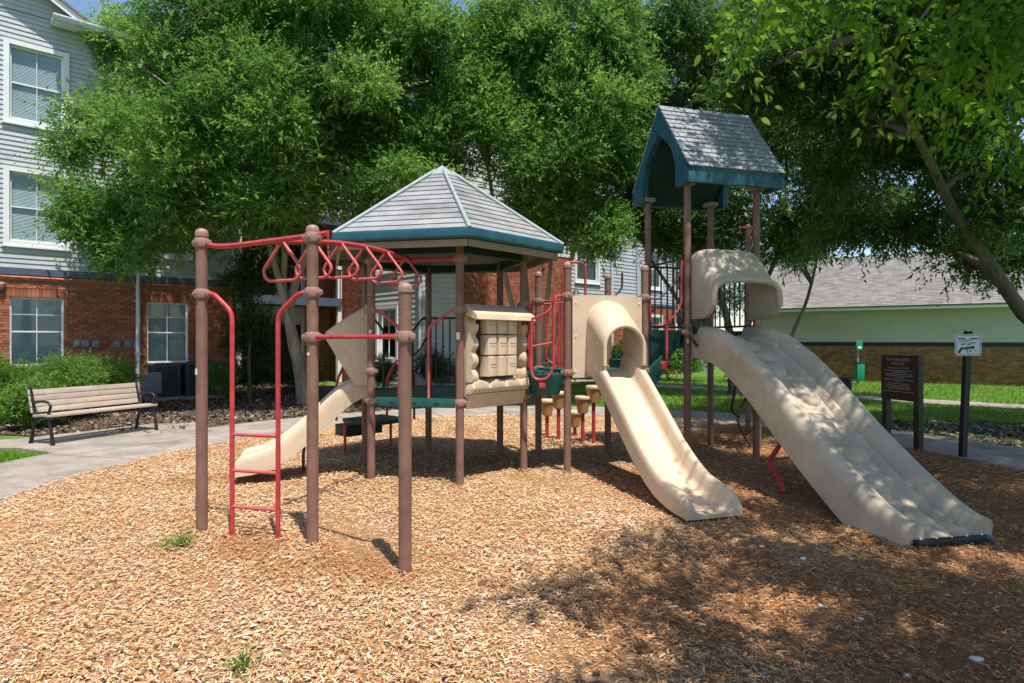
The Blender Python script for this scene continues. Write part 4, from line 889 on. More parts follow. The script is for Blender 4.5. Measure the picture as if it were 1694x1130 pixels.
# downspout
ds = O1 + WD * 2.80 + WN * .07
dsp = part('downspout', MB().tube([ds + UP * 9.3 + WN * .45, ds + UP * 8.9 + WN * .02, ds + UP * 3.45 + WN * .02, ds + UP * 3.25 + WN * .09, ds + UP * 2.95 + WN * .06, ds + UP * .35 + WN * .02, ds + UP * .2 + WN * .16], .05, 8, .08), M['pipe'], bld, 30)
for z in (1.2, 2.6, 5.2, 7.6): part('strap', MB().box(ds + UP * z + WN * .02, (.13, .11, .03), RW1), M['pipe'], dsp, 0)
# wall boxes
for px, py in ((127, 568), (140, 569), (158, 569), (192, 570), (211, 570), (225, 571)):
    a = (px - CX) / FPX; s = (12.08 + a * 14.3) / (.738 - a * .674); p = O1 + WD * s; z = CH - (py - HY) / FPX * p.y
    bxo = part('meter_box', MB().box(p + UP * z + WN * .05, (.15, .08, .17), RW1, bev=.008), M['boxblue'], bld)
    part('cover', MB().box(p + UP * (z - .01) + WN * .094, (.10, .012, .11), RW1, bev=.004), M['boxgrey'], bxo)
sc = O1 + WD * .02 + UP * 2.86 + WN * .05
so_ = part('wall_lamp', MB().lathe(sc - UP * .12, [(.05, 0), (.085, .05), (.09, .16), (.06, .20)], 12), M['clamp'], bld)

# ---- rear wing seen between the posts
K = V((-2.785, 19.0, 0)); PD = V((-.674, .738, 0)); PN = V((-.738, -.674, 0))      # perpendicular face runs back to the left
wing = thing('apartment_wing', K, 'pale sided apartment wing with brick piers and balconies behind the trees', 'building')
RP = Matrix((PD, -PN, UP)).transposed()
ph = [(1.55, 2.75, .95, 2.62), (1.55, 2.75, 3.95, 5.6), (1.55, 2.75, 6.9, 8.5)]
wallslab(wing, K, PD, PN, 0, 3.63, -.1, 9.5, ph, M['sidingw'])
siding(wing, K, PD, PN, 0, 3.63, .1, 9.45, .167, [(a - .1, b_ + .1, z0 - .1, z1 + .1) for a, b_, z0, z1 in ph], M['sidingw'])
for h in ph: window(wing, K, PD, PN, *h)
wallslab(wing, K, PD, PN, 3.63, 6.5, -.1, 9.5, [], M['mortar'], name='brick_wall')
bricks(wing, K, PD, PN, 3.63, 6.5, .02, 6.2, [], M['brick'])
siding(wing, K, PD, PN, 3.63, 6.5, 6.2, 9.45, .167, [], M['sidingw'], False)
part('corner_board', MB().box(K + PD * 6.56 + UP * 4.7 + PN * .0, (.12, .12, 9.4), RP), M['white'], wing, 0)
part('downspout', MB().tube([K + PD * .08 + UP * 9.3 + PN * .07, K + PD * .08 + UP * .2 + PN * .07], .05, 8), M['pipe'], wing)
# right face, parallel to the left facade
h2 = [(7.2, 8.5, 3.95, 5.6), (7.2, 8.5, 6.9, 8.5), (11.9, 13.0, 3.95, 5.6), (11.9, 13.0, .95, 2.6), (11.9, 13.0, 6.9, 8.5), (7.2, 8.5, .95, 2.6)]
wallslab(wing, K, WD, WN, 0.0, 14.2, -.1, 9.5, h2, M['mortar'])
siding(wing, K, WD, WN, 0.0, 1.45, .1, 9.45, .167, [], M['sidingw'])
bricks(wing, K, WD, WN, 1.45, 6.9, .02, 4.75, [], M['brick'])
siding(wing, K, WD, WN, 1.45, 6.9, 4.76, 9.45, .167, [], M['sidingw'], False)
bricks(wing, K, WD, WN, 6.9, 14.2, .02, 3.1, h2, M['brick'])
siding(wing, K, WD, WN, 6.9, 14.2, 3.14, 9.45, .150, [(a - .1, b_ + .1, z0 - .1, z1 + .1) for a, b_, z0, z1 in h2], M['siding'], True)
part('band_board', MB().prism([K + WD * 6.92 + UP * 3.09, K + WD * 6.92 + UP * 3.09 + WN * .05, K + WD * 6.92 + UP * 3.2 + WN * .05, K + WD * 6.92 + UP * 3.2], WD * 7.25), M['band'], wing, 0)
for h in h2: window(wing, K, WD, WN, *h)
part('downspout', MB().tube([K + WD * 9.35 + UP * 9.2 + WN * .08, K + WD * 9.35 + UP * .2 + WN * .08], .055, 8), M['pipe'], wing)
part('corner_board', MB().box(K + WD * 11.2 + UP * 6.3 + WN * .03, (.22, .1, 6.3), RW1), M['siding'], wing, 0)
part('wall_lamp', MB().lathe(K + WD * 7.0 + WN * .16 + UP * 3.35, [(.16, 0), (.14, .02), (.05, .22), (.03, .25)], 10), M['darkgrey'], wing)
part('corner_board', MB().box(K + WD * 14.22 + UP * 4.7, (.12, .12, 9.5), RW1), M['white'], wing, 0)
part('roof_slope', MB().prism([K - WD * .3 + UP * 9.4 + WN * .5, K - WD * .3 + UP * 10.8 - WN * 4.5, K - WD * .3 + UP * 10.7 - WN * 4.5, K - WD * .3 + UP * 9.3 + WN * .5], WD * 15), M['asph'], wing, 0)
part('side_wall', MB().prism([K + WD * 14.2 - UP * .1 - WN * .2, K + WD * 14.2 - WN * 9 - UP * .1, K + WD * 14.2 - WN * 9 + UP * 9.5, K + WD * 14.2 + UP * 9.5 - WN * .2], WD * -.15), M['siding'], wing, 0)
# recess with balconies
Pr = K + PD * 6.5; rb_ = part('recess_wall', MB().prism([Pr - WD * 5.2 - UP * .1, Pr - UP * .1, Pr + UP * 9.5, Pr - WD * 5.2 + UP * 9.5], -WN * .2), M['sidingw'], wing, 0)
bricks(wing, Pr, -WD, WN, .0, 1.0, .02, 6.0, [], M['brick']); bricks(wing, Pr, -WD, WN, 3.1, 5.2, .02, 6.0, [], M['brick'])
for z in (.05, 3.2, 6.2):
    q = MB(); q.box(Pr - WD * 2.1 + UP * (z + 1.05) + WN * .02, (1.9, .04, 2.1), RW1); dz_ = part('patio_door', q, M['room'], wing, 0)
    for s in (1.14, 2.1, 3.06): part('frame', MB().box(Pr - WD * s + UP * (z + 1.05) + WN * .05, (.07, .05, 2.12), RW1), M['white'], dz_, 0)
for z in (3.1, 6.1):
    bal = part('balcony', MB().box(Pr - WD * 2.05 + UP * (z - .14) + WN * .75, (3.7, 1.4, .30), RW1), M['band'], wing, 0)
    part('rail', MB().box(Pr - WD * 2.05 + UP * (z + 1.06) + WN * 1.42, (3.7, .05, .05), RW1), M['black'], bal, 0)
    for i in range(26): part('baluster', MB().box(Pr - WD * (.25 + i * .144) + UP * (z + .53) + WN * 1.42, (.02, .02, 1.04), RW1), M['black'], bal, 0)
for s in (.25, 3.85): part('balcony_post', MB().box(Pr - WD * s + UP * 4.5 + WN * 1.3, (.16, .16, 9), RW1), M['white'], wing, 0)

# ---- low building at the right
RB0 = V((10.9, 25.4, 0)); RB1 = V((17.73, 20.9, 0)); rd_ = (RB1 - RB0).normalized(); rn = V((rd_.y, -rd_.x, 0)); 
if rn.y > 0: rn = -rn
garage = thing('low_building', RB0, 'low pale green building with brown brick base and grey shingle roof on the lawn', 'building')
RS0, RS1 = -.6, 15.0
wallslab(garage, RB0, rd_, rn, RS0, RS1, -.1, 2.75, [], M['mortar'])
bricks(garage, RB0, rd_, rn, RS0, RS1, .0, 1.33, [], M['brickb'])
part('band_board', MB().prism([RB0 + rd_ * RS0 + UP * 1.335, RB0 + rd_ * RS0 + UP * 1.335 + rn * .05, RB0 + rd_ * RS0 + UP * 1.48 + rn * .05, RB0 + rd_ * RS0 + UP * 1.48], rd_ * (RS1 - RS0)), M['bandk'], garage, 0)
siding(garage, RB0, rd_, rn, RS0, RS1, 1.485, 2.72, .155, [], M['sidingg'], False)
part('soffit', MB().prism([RB0 + rd_ * (RS0 - .4) + UP * 2.72 + rn * .0, RB0 + rd_ * (RS0 - .4) + UP * 2.70 + rn * .62, RB0 + rd_ * (RS0 - .4) + UP * 2.74 + rn * .62, RB0 + rd_ * (RS0 - .4) + UP * 2.76], rd_ * (RS1 - RS0 + .8)), M['sidingg'], garage, 0)
part('fascia', MB().prism([RB0 + rd_ * (RS0 - .42) + UP * 2.70 + rn * .625, RB0 + rd_ * (RS0 - .42) + UP * 2.70 + rn * .655, RB0 + rd_ * (RS0 - .42) + UP * 2.85 + rn * .655, RB0 + rd_ * (RS0 - .42) + UP * 2.85 + rn * .625], rd_ * (RS1 - RS0 + .84)), M['white'], garage, 0)
e0_ = RB0 + rn * .70 + UP * 2.84; r0_ = RB0 - rn * 4.6 + UP * 5.35; sl_v = (r0_ - e0_); slL = sl_v.length; sl_v.normalize(); snn = rd_.cross(sl_v)
if snn.z < 0: snn = -snn
part('roof_deck', MB().prism([e0_ + rd_ * (RS0 - .45) - snn * .05, r0_ + rd_ * (RS0 - .45) - snn * .05, r0_ + rd_ * (RS1 + .45) - snn * .05, e0_ + rd_ * (RS1 + .45) - snn * .05], snn * .04), M['asph'], garage, 0)
sh = MB(); nrw = int(slL / .145)
for r in range(nrw):
    s = RS0 - .45 - (.16 if r % 2 else 0)
    while s < RS1 + .45:
        w = .32; a, b_ = max(s, RS0 - .45), min(s + w - .006, RS1 + .45)
        if b_ - a > .02:
            c = e0_ + rd_ * ((a + b_) / 2) + sl_v * (r * .145 + .085)
            q = [e0_ + rd_ * a + sl_v * (r * .145), e0_ + rd_ * b_ + sl_v * (r * .145), e0_ + rd_ * b_ + sl_v * (r * .145 + .16), e0_ + rd_ * a + sl_v * (r * .145 + .16)]
            k0 = rnd.uniform(.010, .016); sh.add([q[0] - snn * .008, q[1] - snn * .008, q[0] + snn * k0, q[1] + snn * k0, q[2] + snn * .001, q[3] + snn * .001], [(0, 1, 3, 2), (2, 3, 4, 5)])
        s += w
part('shingles', sh, M['asph'], garage, 0, kind='stuff')
part('roof_back', MB().prism([r0_ + rd_ * (RS0 - .45), r0_ + rd_ * (RS1 + .45), r0_ + rd_ * (RS1 + .45) - rn * 5.3 - UP * 2.5, r0_ + rd_ * (RS0 - .45) - rn * 5.3 - UP * 2.5], UP * .04), M['asph'], garage, 0)
part('gable_wall', MB().prism([RB0 + rd_ * RS0 - rn * .25, RB0 + rd_ * RS0 - rn * 9.2, RB0 + rd_ * RS0 - rn * 9.2 + UP * 2.8, RB0 + rd_ * RS0 - rn * 4.6 + UP * 5.2, RB0 + rd_ * RS0 - rn * .25 + UP * 2.8], rd_ * .15), M['sidingg'], garage, 0)
# blue grey far house glimpsed between the trees
fh = V((7.6, 34, 0)); far = thing('far_house', fh, 'small bluish grey house far off between the tower posts', 'house')
part('wall', MB().box(fh + UP * 1.3, (5.5, 5, 2.8)), M['boxblue'], far, 0)
part('roof', MB().prism([fh + V((-3, -2.8, 2.7)), fh + V((-3, 0, 4.4)), fh + V((-3, 2.8, 2.7))], (6, 0, 0)), M['asph'], far, 0)
w_ = part('window', MB().box(fh + V((.6, -2.53, 1.5)), (1.1, .06, 1.3)), M['white'], far, 0); part('pane', MB().box(fh + V((.6, -2.57, 1.5)), (.92, .04, 1.12)), M['glass'], w_, 0)

# ------------------------------------------------------------------ bench
bA = G(70, 737); bB = G(240, 712); bx_ = (bB - bA).normalized(); by_ = V((bx_.y, -bx_.x, 0))       # by_ = front
bc = (bA + bB) / 2; BL = 1.66
bench = thing('park_bench', bc, 'park bench with beige slats and black cast frame beside the path', 'bench')
Rb = Matrix((bx_, by_, UP)).transposed()
def BP(l, f, z): return bc + bx_ * l + by_ * f + UP * (z + .019)
for i, (f, z) in enumerate([(.20, .43), (.10, .435), (.0, .43), (-.10, .42)]):
    part('seat_slat', MB().box(BP(0, f, z), (BL + .08, .088, .035), Rb, bev=.006), M['slat'], bench)
for i in range(4):
    z = .50 + i * .088; f = -.185 - i * .022; Rt = Rb @ Matrix.Rotation(math.radians(-14), 3, 'X').to_3x3()
    part('back_slat', MB().box(BP(0, f, z), (BL + .08, .03, .082), Rb @ Matrix.Rotation(math.radians(14), 3, 'X'), bev=.006), M['slat'], bench)
for s_ in (-1, 1):
    l = s_ * BL / 2
    fr = part('end_frame', MB().tube([BP(l, -.27, .84), BP(l, -.225, .70), BP(l, -.17, .46), BP(l, -.10, .395), BP(l, .22, .40), BP(l, .27, .385)], .024, 8, .04), M['black'], bench)
    part('leg', MB().tube([BP(l, .19, .40), BP(l, .23, .22), BP(l, .27, 0)], [.024, .022, .030], 8), M['black'], fr)
    part('leg', MB().tube([BP(l, -.12, .40), BP(l, -.19, .22), BP(l, -.25, 0)], [.024, .022, .030], 8), M['black'], fr)
    part('armrest', MB().tube([BP(l, -.20, .60), BP(l, -.05, .64), BP(l, .16, .635), BP(l, .23, .58), BP(l, .19, .50), BP(l, .15, .42)], .019, 8, .08), M['black'], fr)

# ------------------------------------------------------------------ air conditioners, utility box
def ac(c, w, dp, h, lab):
    t = thing('air_conditioner', c, lab, 'air conditioner', 'air conditioners by the brick wall'); R = RW1
    part('slab', MB().box(c + UP * .04, (w + .1, dp + .1, .08), R), M['concrete'], t, 0)
    part('core', MB().box(c + UP * (.08 + h / 2), (w - .07, dp - .07, h - .04), R), M['room'], t, 0)
    for sx in (-1, 1):
        for sy in (-1, 1): part('corner_panel', MB().box(c + WD * sx * (w / 2 - .03) + WN * sy * (dp / 2 - .03) + UP * (.08 + h / 2), (.06, .06, h), R, bev=.008), M['darkgrey'], t)
    part('top', MB().box(c + UP * (.08 + h + .015), (w + .02, dp + .02, .05), R, bev=.012), M['darkgrey'], t)
    for i in range(int(h / .05)):
        z = .11 + i * .05
        for sy in (-1, 1): part('louvre', MB().box(c + WN * sy * (dp / 2 - .015) + UP * z, (w - .12, .02, .028), R), M['darkgrey'], t, 0)
        for sx in (-1, 1): part('louvre', MB().box(c + WD * sx * (w / 2 - .015) + UP * z, (.02, dp - .12, .028), R), M['darkgrey'], t, 0)
    part('fan_guard', MB().lathe(c + UP * (.08 + h + .04), [(w * .4, 0), (w * .38, .02), (w * .1, .045), (.03, .05)], 20), M['black'], t)
def wallpt(px, off):
    a = (px - CX) / FPX; s = (12.08 + a * 14.3) / (.738 - a * .674); return O1 + WD * s + WN * off
ac(wallpt(318, .75) , .86, .80, .84, 'dark grey air conditioner unit nearest the brown post, below the brick wall window')
ac(wallpt(262, .62), .62, .70, .80, 'narrower dark air conditioner unit beside the downspout')
c = wallpt(236, 1.0); t = thing('utility_box', c, 'grey metal utility box on the mulch behind the bench', 'utility box')
part('cabinet', MB().box(c + UP * .42, (.42, .26, .46), RW1, bev=.012), M['boxgrey'], t); part('lid', MB().box(c + UP * .68 + WD * .08, (.26, .24, .12), RW1, bev=.02), M['boxgrey'], t)
for s_ in (-.12, .12): part('stand', MB().box(c + WD * s_ + UP * .1, (.05, .05, .24), RW1), M['boxgrey'], t)

# ------------------------------------------------------------------ signs, bin, pet station
sA, sB = V((5.66, 9.22, 0)), V((5.78, 8.66, 0)); sx = (sB - sA).normalized(); sn = V((sx.y, -sx.x, 0))
if sn.x > 0: sn = -sn
Rs = frame(sx, UP, sx.cross(UP), V((0, 0, 0)))
sg = thing('rules_sign', (sA + sB) / 2, 'dark brown playground policies board on two posts', 'sign')
part('post', MB().box(at(sA + sx * .045, .36), (.085, .085, .80), Matrix((sx, sn, UP)).transposed()), M['signbrown'], sg, 0)
part('post', MB().box(at(sB + sx * .03, .66), (.085, .085, 1.40), Matrix((sx, sn, UP)).transposed()), M['signbrown'], sg, 0)
bdp = (sA + sB) / 2 + UP * 1.02; board = part('board', MB().box(bdp + sn * .02 + sx * -.01, (.60, .03, .66), Matrix((sx, sn, UP)).transposed(), bev=.004), M['signbrown'], sg)
def put_text(body, size, z, parent, cen, xv, nv, m, off, xo=0):
    me = textmesh(body, size); inst('lettering', me, m, parent, frame(xv, UP, xv.cross(UP), cen + UP * z + nv * off + xv * xo))
if sx.cross(UP).dot(sn) < 0: sxx = -sx
else: sxx = sx
put_text('PLAYGROUND', .062, .265, board, bdp, sxx, sn, M['signtext'], .0365); put_text('POLICIES', .058, .205, board, bdp, sxx, sn, M['signtext'], .0365)
put_text('Posted Hours: 10 AM', .042, .145, board, bdp, sxx, sn, M['signtext'], .0365)
fine = MB(); z = .105
for wd_, gap in ((.50, .024), (.22, .03), (.47, .024), (.45, .024), (.12, .032), (.50, .024), (.10, .034), (.36, .026), (.38, .026), (.44, .024), (.36, .040), (.52, .03)):
    x = -wd_ / 2
    while x < wd_ / 2: w = rnd.uniform(.014, .045); fine.box(bdp + sxx * (x + w / 2) + UP * z + sn * .0365, (w, .002, .008), Matrix((sxx, sn, UP)).transposed()); x += w + .008
    z -= gap
part('small_print', fine, M['signtext'], board, 0)
sp2_ = G(1592, 757); tl = V((.045, 0, 1)).normalized()
ws = thing('notice_sign', sp2_, 'small white square notice on a black post beside the path', 'sign')
part('post', MB().prism([sp2_ + V((x, y, -.05)) for x, y in ((-.035, -.035), (.035, -.035), (.035, .035), (-.035, .035))], tl * 1.75), M['black'], ws, 0)
wn_ = V((-.5, -.85, 0)).normalized(); wx = V((-wn_.y, wn_.x, 0)); wc = sp2_ + tl * 1.51 + wn_ * .05
wx = V((.86, -.51, 0)).normalized() if False else V((-wn_.y, wn_.x, 0)); 
if wx.x < 0: wx = -wx
def rrect(c, xv, w, h, r, n=4):
    out = []
    for cxs, czs, a0 in ((1, 1, 0), (-1, 1, 90), (-1, -1, 180), (1, -1, 270)):
        for i in range(n + 1): a = math.radians(a0 + 90 * i / n); out.append(c + xv * (cxs * (w / 2 - r) + r * math.cos(a)) + UP * (czs * (h / 2 - r) + r * math.sin(a)))
    return out
plate = part('plate', MB().prism(rrect(wc, wx, .285, .285, .03), wn_ * .008), M['signwhite'], ws, 0)
o_ = rrect(wc + wn_ * .0085, wx, .262, .262, .024); i_ = rrect(wc + wn_ * .0085, wx, .252, .252, .02); part('border', MB().holeplate(o_, i_, wn_ * .002), M['ink'], plate, 0)
pk = MB(); RI = Matrix((wx, wn_, UP)).transposed()
def ib(x, z, w, h, rot=0): pk.box(wc + wx * x + UP * z + wn_ * .0095, (w, .002, h), RI @ Matrix.Rotation(rot, 3, 'Y'))
for x, w in ((-.07, .075), (.065, .085)): ib(x, .085, w, .016)
ib(-.03, .062, .14, .006); ib(-.05, .042, .10, .005)
for x, z, w in ((-.05, .012, .045), (.01, .012, .04), (.055, .028, .05)): ib(x, z, w, .014, -.2)
ib(-.085, -.075, .028, .07, .5); ib(-.045, -.045, .06, .028, .1); ib(.02, -.035, .09, .03, -.1); ib(-.005, -.075, .012, .03); ib(.025, -.078, .012, .03); ib(.055, -.02, .03, .02, .4); ib(.0, -.108, .014, .012); ib(.07, -.065, .06, .005, .7)
part('print', pk, M['ink'], plate, 0)
# litter bin
bp0 = V((6.05, 11.35, 0)); lb = thing('litter_bin', bp0, 'black slatted litter bin half hidden behind the tall slide', 'bin')
part('liner', MB().lathe(bp0, [(.22, .04), (.22, .78)], 20), M['room'], lb); part('rim', MB().tube([bp0 + V((.27 * math.cos(a), .27 * math.sin(a), .84)) for a in [2 * math.pi * i / 24 for i in range(25)]], .016, 6), M['black'], lb); part('base', MB().lathe(bp0, [(.26, 0), (.26, .05)], 20), M['black'], lb)
slm = MB().box((0, 0, .42), (.028, .008, .80)).mesh('slat', smooth=0)
for i in range(28): a = 2 * math.pi * i / 28; inst('slat', slm, M['black'], lb, Matrix.Translation(bp0 + V((.265 * math.cos(a), .265 * math.sin(a), .02))) @ Matrix.Rotation(a + math.pi / 2, 4, 'Z'))
# pet waste station
q0 = V((12.6, 22.1, 0)); pt = thing('pet_waste_station', q0, 'green pet waste dispenser and bin on a post before the brick base', 'dispenser')
part('post', MB().box(q0 + UP * .72, (.06, .06, 1.5)), M['boxgrey'], pt, 0); part('bag_box', MB().box(q0 + UP * 1.36 - V((0, .07, 0)), (.24, .11, .36), bev=.03), M['petgreen'], pt); part('can', MB().box(q0 + UP * .42 - V((0, .12, 0)), (.27, .2, .60), bev=.02), M['petgreen'], pt); part('can_lid', MB().box(q0 + UP * .74 - V((0, .12, 0)), (.29, .22, .05), bev=.015), M['greend'], pt)
part('slot', MB().box(q0 + UP * 1.30 - V((0, .128, 0)), (.12, .012, .08)), M['signwhite'], pt, 0)

# ------------------------------------------------------------------ vegetation
def unit(a): return a / np.maximum(np.linalg.norm(a, axis=1, keepdims=True), 1e-9)
def sprays(C, R, wts, ntw, lpt, llen, lw, rng, tl=(.25, .5), up=.25, droop=.0, shell=.5, flat=.85, curl=.25, shape='tri'):
    """leaves set along twigs that fill leafy clumps. C (k,3) centres, R (k,) radii"""
    k = len(C); idx = rng.choice(k, ntw, p=wts / wts.sum())
    d = unit(rng.normal(size=(ntw, 3))); d[:, 2] = np.where(d[:, 2] < 0, d[:, 2] * .7, d[:, 2])
    rr = (shell + (1 - shell) * rng.uniform(0, 1, ntw) ** .6) * np.exp(rng.normal(0, .2, ntw))
    ani = np.exp(rng.normal(0, .28, (k, 3)))
    p0 = C[idx] + d * (R[idx] * rr)[:, None] * np.array([1, 1, flat]) * ani[idx]
    td = unit(d * .7 + rng.normal(size=(ntw, 3)) * .55 + np.array([0, 0, up - droop])); L = rng.uniform(*tl, ntw) * np.where(rng.uniform(0, 1, ntw) < .12, 1.7, 1.)
    side = unit(np.cross(td, rng.normal(size=(ntw, 3)))); nrm = np.cross(td, side)
    j = np.arange(lpt); t = (j + .5) / lpt
    pos = p0[:, None, :] + td[:, None, :] * (L[:, None] * t[None])[..., None] + np.array([0, 0, -curl])[None, None] * (L[:, None] * t[None] ** 2)[..., None] * .5
    sg = np.where(j % 2 == 0, 1., -1.)
    ax = td[:, None, :] * .75 + side[:, None, :] * sg[None, :, None] * .75 + rng.normal(size=(ntw, lpt, 3)) * .28 + np.array([0, 0, -.12])
    ax = ax.reshape(-1, 3); ax = unit(ax); pos = pos.reshape(-1, 3); n = len(pos)
    nr = unit(np.repeat(nrm, lpt, 0) * .55 + rng.normal(size=(n, 3)) * .5 + np.array([0, 0, .75])); sd = unit(np.cross(ax, nr)); nr2 = np.cross(sd, ax)
    s = np.exp(rng.normal(0, .22, n))[:, None]; l = llen * s; w = lw * s
    a = pos; b_ = pos + ax * l * .45 + sd * w * .5 + nr2 * w * .1; c = pos + ax * l - np.array([0, 0, 1]) * l * .12; e = pos + ax * l * .45 - sd * w * .5 + nr2 * w * .1
    if shape == 'tri':
        vs = np.stack([pos + ax * l * .30 + sd * w * .5, c, pos - ax * l * .05 - sd * w * .35 + nr2 * w * .1], 1).reshape(-1, 3); fs = np.arange(n * 3).reshape(n, 3)
    else:
        b1_ = pos + ax * l * .22 + sd * w * .42 + nr2 * w * .10; b2_ = pos + ax * l * .58 + sd * w * .45 + nr2 * w * .10 - np.array([0, 0, 1]) * l * .03; e1_ = pos + ax * l * .22 - sd * w * .42 + nr2 * w * .10; e2_ = pos + ax * l * .58 - sd * w * .45 + nr2 * w * .10 - np.array([0, 0, 1]) * l * .03
        vs = np.stack([a, b1_, b2_, c, e2_, e1_], 1).reshape(-1, 3); fs = np.arange(n * 6).reshape(n, 6)
    base = np.repeat(rng.normal(.50, .17, k)[idx], lpt); tip = np.tile(t, ntw)
    at_ = np.clip(base + (tip - .5) * .28 + rng.normal(0, .12, n), 0, 1)
    return vs, fs, at_
def limbs(mb, p, targets, r0, rng, seg=8, wob=.15):
    for q in targets:
        q = V(q); mid = lerp(p, q, .5) + V(rng.normal(0, wob, 3)) + UP * (q - p).length * .08; k = spline([p, mid, q], 8); mb.tube(k, [lerp(r0, max(.012, r0 * .22), i / 8) for i in range(9)], seg)
def clumps_from_lobes(lobes, per, rng, rk=(.42, .62), spread=.78):
    C = []; R = []
    for (x, y, z, r) in lobes:
        for i in range(per):
            d = rng.normal(size=3); d /= np.linalg.norm(d); f = spread * rng.uniform(.35, 1) ** .6
            C.append((x + d[0] * r * f, y + d[1] * r * f, z + d[2] * r * f * .85)); R.append(r * rng.uniform(*rk))
    return np.array(C), np.array(R)
def tree(name, label, base, trunks, lobes, m, bark, ntw, lpt, llen, lw, seed, per=6, tl=(.25, .5), rk=(.38, .58), up=.25, droop=0., group=None, r0=.07, limb_n=14, extra=None, spread=.78, shell=.5, core=0, zmin=-9):
    rng = np.random.default_rng(seed); t = thing(name, base, label, 'tree', group)
    C, R = clumps_from_lobes(lobes, per, rng, rk, spread)
    if extra: C = np.vstack([C, np.array([e[:3] for e in extra])]); R = np.concatenate([R, np.array([e[3] for e in extra])])
    tb = MB(); ends = []
    for pts, ra, rb_ in trunks:
        k = spline(pts, 12); tb.tube(k, [lerp(ra, rb_, (i / 12) ** .8) for i in range(13)], 12, caps=True); ends.append(k)
    tops = [e[i] for e in ends for i in (7, 9, 11, 12)]
    order = np.array([i for i in rng.permutation(len(C)) if C[i][2] > zmin])
    tg = [V(C[i]) for i in order[:limb_n]]
    for q in tg:
        s = min(tops, key=lambda a: (a - q).length + max(0, a.z - q.z) * 2); limbs(tb, s, [q], r0, rng)
    for i in order[limb_n:limb_n * 3]:
        q = V(C[i]); nb = min(tg, key=lambda a: (a - q).length); limbs(tb, lerp(nb, q, .0), [q], r0 * .35, rng, 5, .08)
    part('trunk', tb, bark, t, 60)
    vs, fs, a = sprays(C, R, R ** 2, ntw, lpt, llen, lw, rng, tl, up, droop, shell=shell)
    if core:
        v2, f2, a2 = sprays(C, R * 1.05, R ** 2, core, 7, llen * 1.5, lw * 1.75, rng, tl, up, droop, shell=.05); fs = np.vstack([fs, f2 + len(vs)]); vs = np.vstack([vs, v2]); a = np.concatenate([a, np.clip(a2 - .06, 0, 1)])
    me = numesh('crown', vs - np.array(ORG[t.name]), fs, a); o = link('crown', me, m, t); return t
def lobe_px(lst, Y, rng, jy=.9):
    out = []
    for px, py, r in lst:
        y = Y + rng.uniform(-jy, jy); p = W(px, py, y); out.append((p.x, p.y, p.z, r / FPX * y))
    return out
R0 = np.random.default_rng(5)
# large elm in front of the left block and wing
b1 = G(506, 668)
front = [(168, 172, 52), (145, 270, 58), (170, 372, 56), (275, 112, 74), (300, 215, 105), (280, 345, 85), (395, 55, 100), (420, 175, 100), (430, 290, 80), (370, 360, 55), (355, -30, 72), (560, 30, 95), (545, 150, 95), (590, 265, 85), (650, 140, 90), (655, 235, 80), (490, 305, 75), (690, 40, 62), (490, -40, 80), (225, 425, 30), (590, 335, 45), (420, 355, 58), (330, 400, 42), (690, 300, 46), (480, 365, 42), (190, 428, 32), (128, 335, 36)]
back = [(250, 120, 90), (350, 200, 100), (470, 100, 110), (540, 230, 100), (620, 80, 90), (450, 250, 90)]
lob = lobe_px(front, 13.6, R0, 1.0) + lobe_px(back, 16.2, R0, .8)
tr1 = [([b1 - UP * .1, W(497, 610, 14.9), W(484, 560, 14.8), W(480, 500, 14.8), W(512, 400, 14.7), W(535, 300, 14.6)], .21, .06),
       ([W(488, 575, 14.8), W(468, 480, 14.6), W(470, 400, 14.4), W(440, 280, 14.1)], .12, .05), ([W(482, 545, 14.8), W(455, 440, 14.3), W(430, 365, 14.0), W(330, 250, 13.7)], .10, .04)]
tree('elm_tree', 'big light green elm with leaning pale trunk before the left apartment block', b1, tr1, lob, M['leaf_elm'], M['barkpale'], 36000, 11, .086, .042, 21, per=9, rk=(.27, .5), spread=.93, tl=(.28, .55), up=.45, core=9000, zmin=4.6)
# multi-stemmed tree behind the hexagonal roof
b3 = V((.55, 15.4, 0)); front = [(830, 55, 72), (850, 165, 95), (770, 190, 72), (765, 85, 50), (905, 255, 95), (960, 160, 85), (960, 335, 80), (1005, 255, 62), (880, 365, 66), (965, 50, 85), (1000, 385, 45), (730, 255, 50), (900, 90, 80), (1040, 140, 60)]
lob = lobe_px(front, 14.8, R0, 1.0) + lobe_px([(850, 120, 90), (920, 220, 100), (1000, 120, 80), (900, 320, 70), (780, 130, 60)], 17.0, R0, .7)
tr3 = [([b3 + V((dx, dy, -.1)), b3 + V((dx * 2 + .05, dy, 1.5)), b3 + V((dx * 4, dy * 2, 3.2)), b3 + V((dx * 6.5, dy * 3, 6.0))], .10, .04) for dx, dy in ((-.18, 0), (-.05, .1), (.10, 0), (.22, .05))]
tree('myrtle_tree', 'multi stemmed green tree rising behind the hexagonal roof', b3, tr3, lob, M['leaf_elm'], M['barkpale'], 25000, 11, .086, .042, 22, per=9, rk=(.27, .5), spread=.93, tl=(.28, .55), up=.4, core=6000, zmin=4.4)
